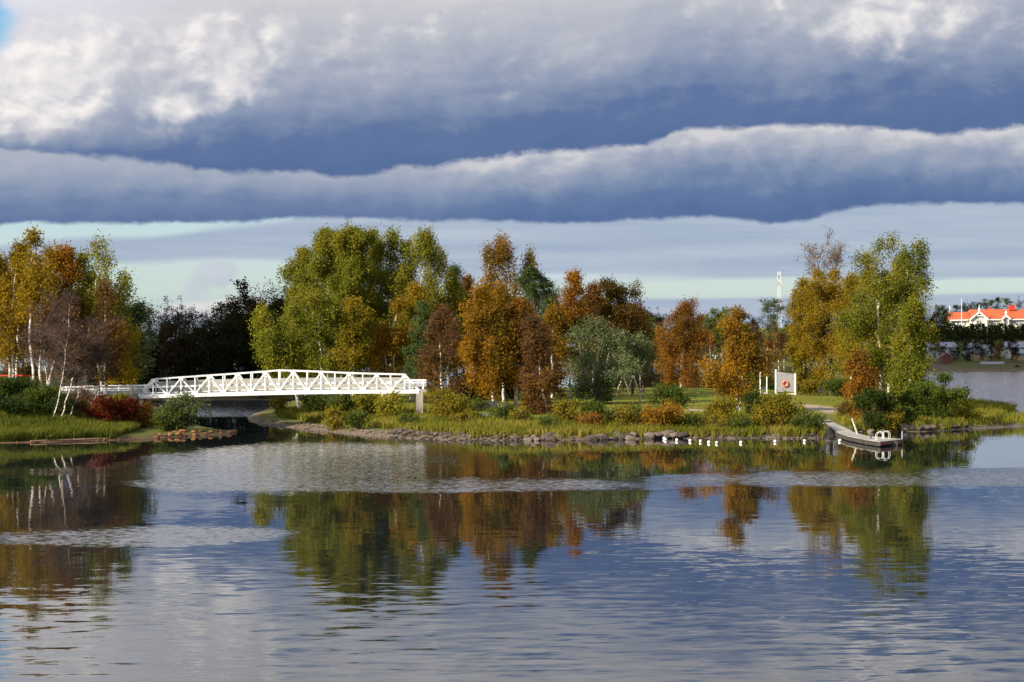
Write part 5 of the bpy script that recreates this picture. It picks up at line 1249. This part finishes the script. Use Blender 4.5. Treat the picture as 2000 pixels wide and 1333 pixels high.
# ------------------------------------------------------------------ manor and village
HD = 604.0
def hp(px, py, off=0.0): q = at(px, py, HD); return np.array((q[0], q[1] + off, q[2]))
man = empty('manor_house', tuple(hp(1925, 645)), 'long cream manor with bright orange roof above the dark hedge', 'house')
def prism(pts_front, off0, off1):
    """extrude a front polygon (world points) backwards"""
    n = len(pts_front); A_ = [q + np.array((0, off0, 0)) for q in pts_front]; B_ = [q + np.array((0, off1, 0)) for q in pts_front]
    m = MB(); q = [(i, (i + 1) % n, n + (i + 1) % n, n + i) for i in range(n)]
    tri = [(0, i + 1, i) for i in range(1, n - 1)] + [(n, n + i, n + i + 1) for i in range(1, n - 1)]
    return m.raw(A_ + B_, q, tri)
# walls
prism([hp(1857, 660), hp(1892, 660), hp(1892, 625), hp(1857, 625.6)], 0, 8).build('wall', CREAM, man)
prism([hp(1892.1, 660), hp(2040, 660), hp(2040, 623.6), hp(1892.1, 625)], 0.6, 11).build('wall', CREAM, man)
def roof(fl, fr, rl, rr, dep, name='roof'):
    """front eave left/right, ridge left/right; back eave mirrors the front"""
    bl2, br2 = fl + np.array((0, dep, 0)), fr + np.array((0, dep, 0))
    v = [fl, fr, rr, rl, br2, bl2]; dz = np.array((0, 0, -.25))
    v = v + [q + dz for q in v]
    m = MB().raw(v, [(0, 1, 2, 3), (4, 5, 3, 2), (9, 8, 7, 6), (8, 9, 11, 10), (0, 6, 7, 1), (4, 10, 11, 5), (1, 7, 10, 4), (5, 11, 6, 0)], [(1, 4, 2), (0, 3, 5), (7, 8, 10), (6, 11, 9)])
    return m.build(name, ROOFR, man)
roof(hp(1855, 625.4, -.7), hp(1893, 624.8, -.7), hp(1857, 609.8, 4), hp(1898, 609.4, 4), 9.4)
roof(hp(1889, 624.6, .0), hp(2042, 623.2, .0), hp(1902.5, 604.2, 5.8), hp(2040, 603.4, 5.8), 11.6)
MB().bar(hp(1855, 626.1, -.72), hp(1890, 625.4, -.72), 0.12, 0.3).build('eave_board', WHITE, man)
MB().bar(hp(1927, 625.0, -.02), hp(2042, 623.9, -.02), 0.12, 0.3).build('eave_board', WHITE, man)
# gables
for (cx, ay, x0, x1, fy, wl_, off) in ((1909.5, 610.2, 1890.5, 1928, 625.6, 6.0, -1.6), (1963, 616.4, 1954.5, 1971.5, 624.4, 4.0, -0.8)):
    prism([hp(x0 + 2.2, 660), hp(x1 - 2.2, 660), hp(x1 - 2.2, fy - .5), hp(cx, ay + 1.6), hp(x0 + 2.2, fy - .5)], off, 1.2).build('gable_wall', CREAM, man)
    for (p0, p1) in ((hp(x0, fy, off - .5), hp(cx, ay, off - .5)), (hp(cx, ay, off - .5), hp(x1, fy, off - .5))):
        q0, q1 = p0.copy(), p1.copy(); b0, b1 = q0 + np.array((0, wl_, 0)), q1 + np.array((0, wl_, 0)); dz = np.array((0, 0, .28))
        MB().hexa([q0, q1, b1, b0, q0 + dz, q1 + dz, b1 + dz, b0 + dz]).build('gable_roof', ROOFR, man)
        MB().bar(q0 + np.array((0, -.12, 0.0)), q1 + np.array((0, -.12, 0.0)), 0.14, 0.42).build('barge_board', WHITE, man)
    s = (x1 - x0) / 37.5
    MB().bar(hp(cx - 7 * s, ay + 6 * s + 1, off - .45), hp(cx + 7 * s, ay + 6 * s + 1, off - .45), 0.1, 0.28).build('collar_board', WHITE, man)
    fz = hp(cx, ay, off - .45); top_ = (14.5 if s > .8 else 10) * HD / FPX
    MB().tube([fz + np.array((0, 0, -.1)), fz + np.array((0, 0, .4)), fz + np.array((0, 0, .75)), fz + np.array((0, 0, 1.1)), fz + np.array((0, 0, top_))], [0.25, 0.3, 0.36, 0.12, 0.05], 8).build('finial', WHITE, man)
    wx = 4.5 * s + 1.0
    for sg in (-1, 1):
        w_ = MB().box(hp(cx + sg * (wx * .5) - .55 * 1.0, 0)[0] - .22, hp(cx + sg * (wx * .5), 0)[0] + .3, HD + off - .06, HD + off - .005, hp(0, 633.5)[2], hp(0, 626.5)[2]).build('window', WINL, man)
fz = hp(1860.5, 610, 3.9)
MB().tube([fz + np.array((0, 0, -.1)), fz + np.array((0, 0, .4)), fz + np.array((0, 0, .75)), fz + np.array((0, 0, 1.1)), fz + np.array((0, 0, 1.9))], [0.25, 0.3, 0.36, 0.12, 0.05], 8).build('finial', WHITE, man)
for x in (1939, 1944, 1950, 1978, 1984, 1990, 1996):
    q = hp(x, 629.5, .6); w_ = MB().box(q[0] - .35, q[0] + .35, q[1] - .06, q[1] - .004, hp(0, 636)[2], hp(0, 626.6)[2]).build('window', WINL, man)
    MB().box(q[0] - .04, q[0] + .04, q[1] - .10, q[1] - .061, hp(0, 636)[2], hp(0, 626.6)[2]).box(q[0] - .45, q[0] - .352, q[1] - .09, q[1] - .003, hp(0, 636)[2], hp(0, 626.4)[2]).box(q[0] + .352, q[0] + .45, q[1] - .09, q[1] - .003, hp(0, 636)[2], hp(0, 626.4)[2]).build('frame', WHITE, w_)
for x in (1864, 1871, 1878, 1885):
    q = hp(x, 629.5); w_ = MB().box(q[0] - .3, q[0] + .3, q[1] - .06, q[1] - .004, hp(0, 636)[2], hp(0, 629)[2]).build('window', WINL, man)
    MB().box(q[0] - .4, q[0] - .302, q[1] - .09, q[1] - .003, hp(0, 636)[2], hp(0, 628.8)[2]).box(q[0] + .302, q[0] + .4, q[1] - .09, q[1] - .003, hp(0, 636)[2], hp(0, 628.8)[2]).build('frame', WHITE, w_)
q0 = hp(1984, 597, 5); MB().box(q0[0] - .75, q0[0] + .75, q0[1] - .6, q0[1] + .6, hp(0, 606)[2], hp(0, 596)[2]).build('chimney', RED, man)
MB().box(q0[0] - .85, q0[0] + .85, q0[1] - .7, q0[1] + .7, hp(0, 596)[2], hp(0, 595)[2]).build('chimney_cap', RWALL, man)
q0 = hp(1943, 602, 6.5); MB().box(q0[0] - .6, q0[0] + .6, q0[1] - .5, q0[1] + .5, hp(0, 606)[2], hp(0, 601.6)[2]).build('chimney', RED, man)
fpz = at(1878, 584, 598)
fpo = empty('flagpole', (fpz[0], 598, FAR.h(fpz[0], 598)), 'tall white flagpole in front of the lower manor wing', 'flagpole')
MB().tube([(fpz[0], 598, FAR.h(fpz[0], 598)), (fpz[0], 598, fpz[2])], [0.11, 0.05], 8).build('pole', WHITE, fpo)
MB().tube([(fpz[0], 598, fpz[2]), (fpz[0], 598, fpz[2] + .12), (fpz[0], 598, fpz[2] + .26)], [0.04, 0.13, 0.04], 8).build('knob', YELLOW, fpo)
lpx = at(1928, 640, 570); gz_ = FAR.h(lpx[0], 570)
lpo = empty('lamp_post', (lpx[0], 570, gz_), 'thin grey lamp post standing before the hedge', 'lamp post')
MB().tube([(lpx[0], 570, gz_), (lpx[0], 570, lpx[2])], [0.09, 0.05], 6).build('pole', GALV, lpo)
MB().bar((lpx[0], 570, lpx[2]), (lpx[0] + .6, 569.6, lpx[2] + .1), 0.12, 0.1).build('lamp_head', GALV, lpo)
def house(label, D, x0, x1, yb, ye, yr, dep, wall_m, roof_m, front_gable=False, wins=(), name='house', ov=0.4):
    a, b = at(x0, yb, D), at(x1, ye, D); zr_ = at(0, yr, D)[2]
    xa, xb, zb_, ze = a[0], b[0], min(a[2], FAR.h((a[0] + b[0]) / 2, D)) - .3, b[2]
    r = empty(name, ((xa + xb) / 2, D, max(zb_, 0)), label, 'house')
    xm = (xa + xb) / 2; ym = D + dep / 2
    if front_gable:
        prism([np.array(q) for q in ((xa, D, zb_), (xb, D, zb_), (xb, D, ze), (xm, D, zr_ - .1), (xa, D, ze))], 0, dep).build('wall', wall_m, r)
        m = MB(); dz = np.array((0, 0, .18))
        for p0, p1 in (((xa - ov, D - ov, ze - .15), (xm, D - ov, zr_)), ((xm, D - ov, zr_), (xb + ov, D - ov, ze - .15))):
            p0, p1 = np.array(p0), np.array(p1); q0, q1 = p0 + np.array((0, dep + 2 * ov, 0)), p1 + np.array((0, dep + 2 * ov, 0)); m.hexa([p0, p1, q1, q0, p0 + dz, p1 + dz, q1 + dz, q0 + dz])
        m.build('roof', roof_m, r)
    else:
        prism([np.array(q) for q in ((xa, D, zb_), (xb, D, zb_), (xb, D, ze), (xa, D, ze))], 0, dep).build('wall', wall_m, r)
        m = MB(); dz = np.array((0, 0, .18)); L0 = [np.array(q) for q in ((xa - ov, D - ov, ze - .1), (xb + ov, D - ov, ze - .1), (xb + ov, ym, zr_), (xa - ov, ym, zr_))]; L1 = [np.array(q) for q in ((xa - ov, ym, zr_), (xb + ov, ym, zr_), (xb + ov, D + dep + ov, ze - .1), (xa - ov, D + dep + ov, ze - .1))]
        m.hexa(L0 + [q + dz for q in L0]); m.hexa(L1 + [q + dz for q in L1]); m.build('roof', roof_m, r)
        prism([np.array(q) for q in ((xa, D + .02, ze), (xa + .2, D + .02, ze), (xa + .2, D + .02, ze + .02), (xa, D + .02, ze + .02))], 0, 0.1).build('trim', wall_m, r)
    for (w0, w1, wy0, wy1) in wins:
        p0, p1 = at(w0, wy1, D), at(w1, wy0, D)
        w_ = MB().box(p0[0], p1[0], D - .05, D - .004, p0[2], p1[2]).build('window', GLASS, r)
        MB().box(p0[0] - .1, p1[0] + .1, D - .12, D - .051, p0[2] - .12, p0[2] - .01).build('sill', WHITE, w_)
        xm_ = (p0[0] + p1[0]) / 2
        MB().box(xm_ - .04, xm_ + .04, D - .09, D - .051, p0[2], p1[2]).box(p0[0] - .08, p0[0] - .003, D - .09, D - .003, p0[2], p1[2]).box(p1[0] + .003, p1[0] + .08, D - .09, D - .003, p0[2], p1[2]).build('frame', WHITE, w_)
    return r
house('long low white house with a grey roof, partly behind dark trees', 536, 1816, 1868, 693, 679, 670, 8, WALLW, ROOFG, False, [(1832, 1836, 681, 688), (1839, 1842, 681, 688), (1853, 1857, 681, 690), (1860, 1864, 681, 690)])
house('white gabled house behind the big dark round tree', 540, 1896, 1918, 692, 681, 672, 9, WALLW, ROOFG, True, [(1900, 1903, 683, 688), (1909, 1912, 683, 688)])
house('small ochre hut with a dark roof near the far lawn', 524, 1904.5, 1927, 701, 691.5, 685.5, 4, YWALL, ROOFD, False, [(1910, 1913, 693, 697)], 'hut', .25)
house('low dull red shed by the long white house', 518, 1841, 1857, 702, 697, 691, 4, RWALL, RWALL, True, [], 'shed', .2)
house('pale roofed house with a lower porch at the edge of the view', 534, 1966, 2040, 692, 679, 669, 9, CREAM, ROOFG, False, [(1984, 1990, 681, 687), (1994, 1999, 681, 687)])
house('lower wing with a pale metal roof before the house at the edge of the view', 526, 1986, 2040, 700, 691, 684.5, 5, YWALL, ROOFG, False, [(1993, 1998, 693, 697)], 'porch_wing', .3)
house('grey white cottage half hidden behind garden trees', 544, 1924, 1944, 690, 682, 675, 7, WALLW, ROOFG, True, [(1930, 1934, 684, 688)])
# the small white cart and the upturned boat
def boat(label, px, py, D, L_, mt, rot):
    x, _, z = at(px, py, D); z = FAR.h(x, D) + .05; s = np.linspace(-1, 1, 9); v = []; k = 7
    for t_ in s:
        w_ = 0.75 * math.sqrt(max(0.02, 1 - t_ ** 4)) * (1 if t_ < 0 else (1 - t_ ** 2.2) * .9 + .1)
        for j in range(k):
            a = math.pi * j / (k - 1); v.append((t_ * L_ / 2, w_ * math.cos(a), 0.6 * math.sin(a) ** .8 * (0.75 + .25 * t_ * t_)))
    idx = np.arange(9 * k).reshape(9, k); q = np.stack([idx[:-1, :-1], idx[1:, :-1], idx[1:, 1:], idx[:-1, 1:]], -1).reshape(-1, 4)
    r = empty('rowing_boat', (x, D, z), label, 'boat'); r.rotation_euler = (0, 0, rot)
    link('hull', mesh_np('hull', v, q, None, True), mt, r)
    m = MB(); m.bar((-L_ / 2, 0, .42), (L_ / 2, 0, .42), 0.08, 0.5); v_ = np.concatenate(m.v); link('keel', mesh_np('keel', v_, np.concatenate(m.q)), mt, r)
boat('upturned grey rowing boat on the far lawn beside the ochre hut', 1938, 699, 512, 6.0, GREYW, 0.15)
boat('small dark upturned boat lying on the far grass near the beach', 1988, 706, 506, 4.0, RWALL, 1.2)

# ------------------------------------------------------------------ gull
gp_ = at(1942, 168, 600)
gl = empty('gull', gp_, 'tiny white gull gliding below the dark clouds', 'bird')
v = []; nb = 9; ks = 8
for i in range(nb):
    t_ = i / (nb - 1); rr = 0.085 * math.sin(math.pi * min(1, t_ * 1.05 + .04)) ** .7 + .01
    for j in range(ks): a = j / ks * 6.283; v.append((-0.25 + .5 * t_, rr * math.cos(a), rr * .9 * math.sin(a)))
idx = np.arange(nb * ks).reshape(nb, ks); q = np.stack([idx[:-1], np.roll(idx, -1, 1)[:-1], np.roll(idx, -1, 1)[1:], idx[1:]], -1).reshape(-1, 4)
body = link('body', mesh_np('body', v, q, None, True), WHITE, gl)
for sg in (-1, 1):
    m = MB(); P_ = [(0.05, 0.05 * sg, 0.03), (0.10, 0.32 * sg, 0.13), (-0.05, 0.68 * sg, 0.06)]; cw = [0.16, 0.12, 0.02]
    for i in range(2):
        a, b = P_[i], P_[i + 1]
        m.hexa([(a[0] - cw[i], a[1], a[2]), (a[0], a[1], a[2]), (b[0], b[1], b[2]), (b[0] - cw[i + 1], b[1], b[2]), (a[0] - cw[i], a[1], a[2] + .015), (a[0], a[1], a[2] + .02), (b[0], b[1], b[2] + .012), (b[0] - cw[i + 1], b[1], b[2] + .01)])
    link('wing', mesh_np('wing', np.concatenate(m.v), np.concatenate(m.q)), GREYW, gl)
gl.rotation_euler = (0.1, 0, 0.9)

# ------------------------------------------------------------------ flat clouds added out of view to shade the dark wood and village
CLM = simple_mat('shade_cloud_vapour', (0.8, 0.8, 0.82), 1.0, 0.05, 0.02)
def shade_cloud(x0, x1, y0, y1, zc_, seed):
    k = zc_ / SDIR.z; off = np.array((SDIR.x * k, SDIR.y * k)); r = np.random.default_rng(seed)
    n = 40; gx = np.linspace(0, 1, n); XX, YY = np.meshgrid(gx, gx)
    edge = np.minimum.reduce([XX, 1 - XX, YY, 1 - YY])
    lump = np.clip(edge * 6, 0, 1) ** .5 * (1.5 + vnoise(XX * 40, YY * 40, .5))
    ed = (edge <= 1e-6)
    px = x0 + (x1 - x0) * XX + off[0] + ed * vnoise(YY * 50, XX * 50, .6) * 1.2; py = y0 + (y1 - y0) * YY + off[1] + ed * vnoise(XX * 50, YY * 50, .7) * 1.2
    top_ = np.stack([px, py, zc_ + lump * 1.6], -1).reshape(-1, 3); bot = np.stack([px, py, zc_ - lump * .8], -1).reshape(-1, 3)
    idx = np.arange(n * n).reshape(n, n); q = np.stack([idx[:-1, :-1], idx[:-1, 1:], idx[1:, 1:], idx[1:, :-1]], -1).reshape(-1, 4)
    me = mesh_np('shade_cloud', np.concatenate([top_, bot]), np.concatenate([q, q[:, ::-1] + n * n]), None, True)
    return tag(link('shade_cloud', me, CLM), kind='structure')
shade_cloud(-150, 4, 247, 440, 260, 1)
shade_cloud(88, 260, 488, 606, 260, 2)
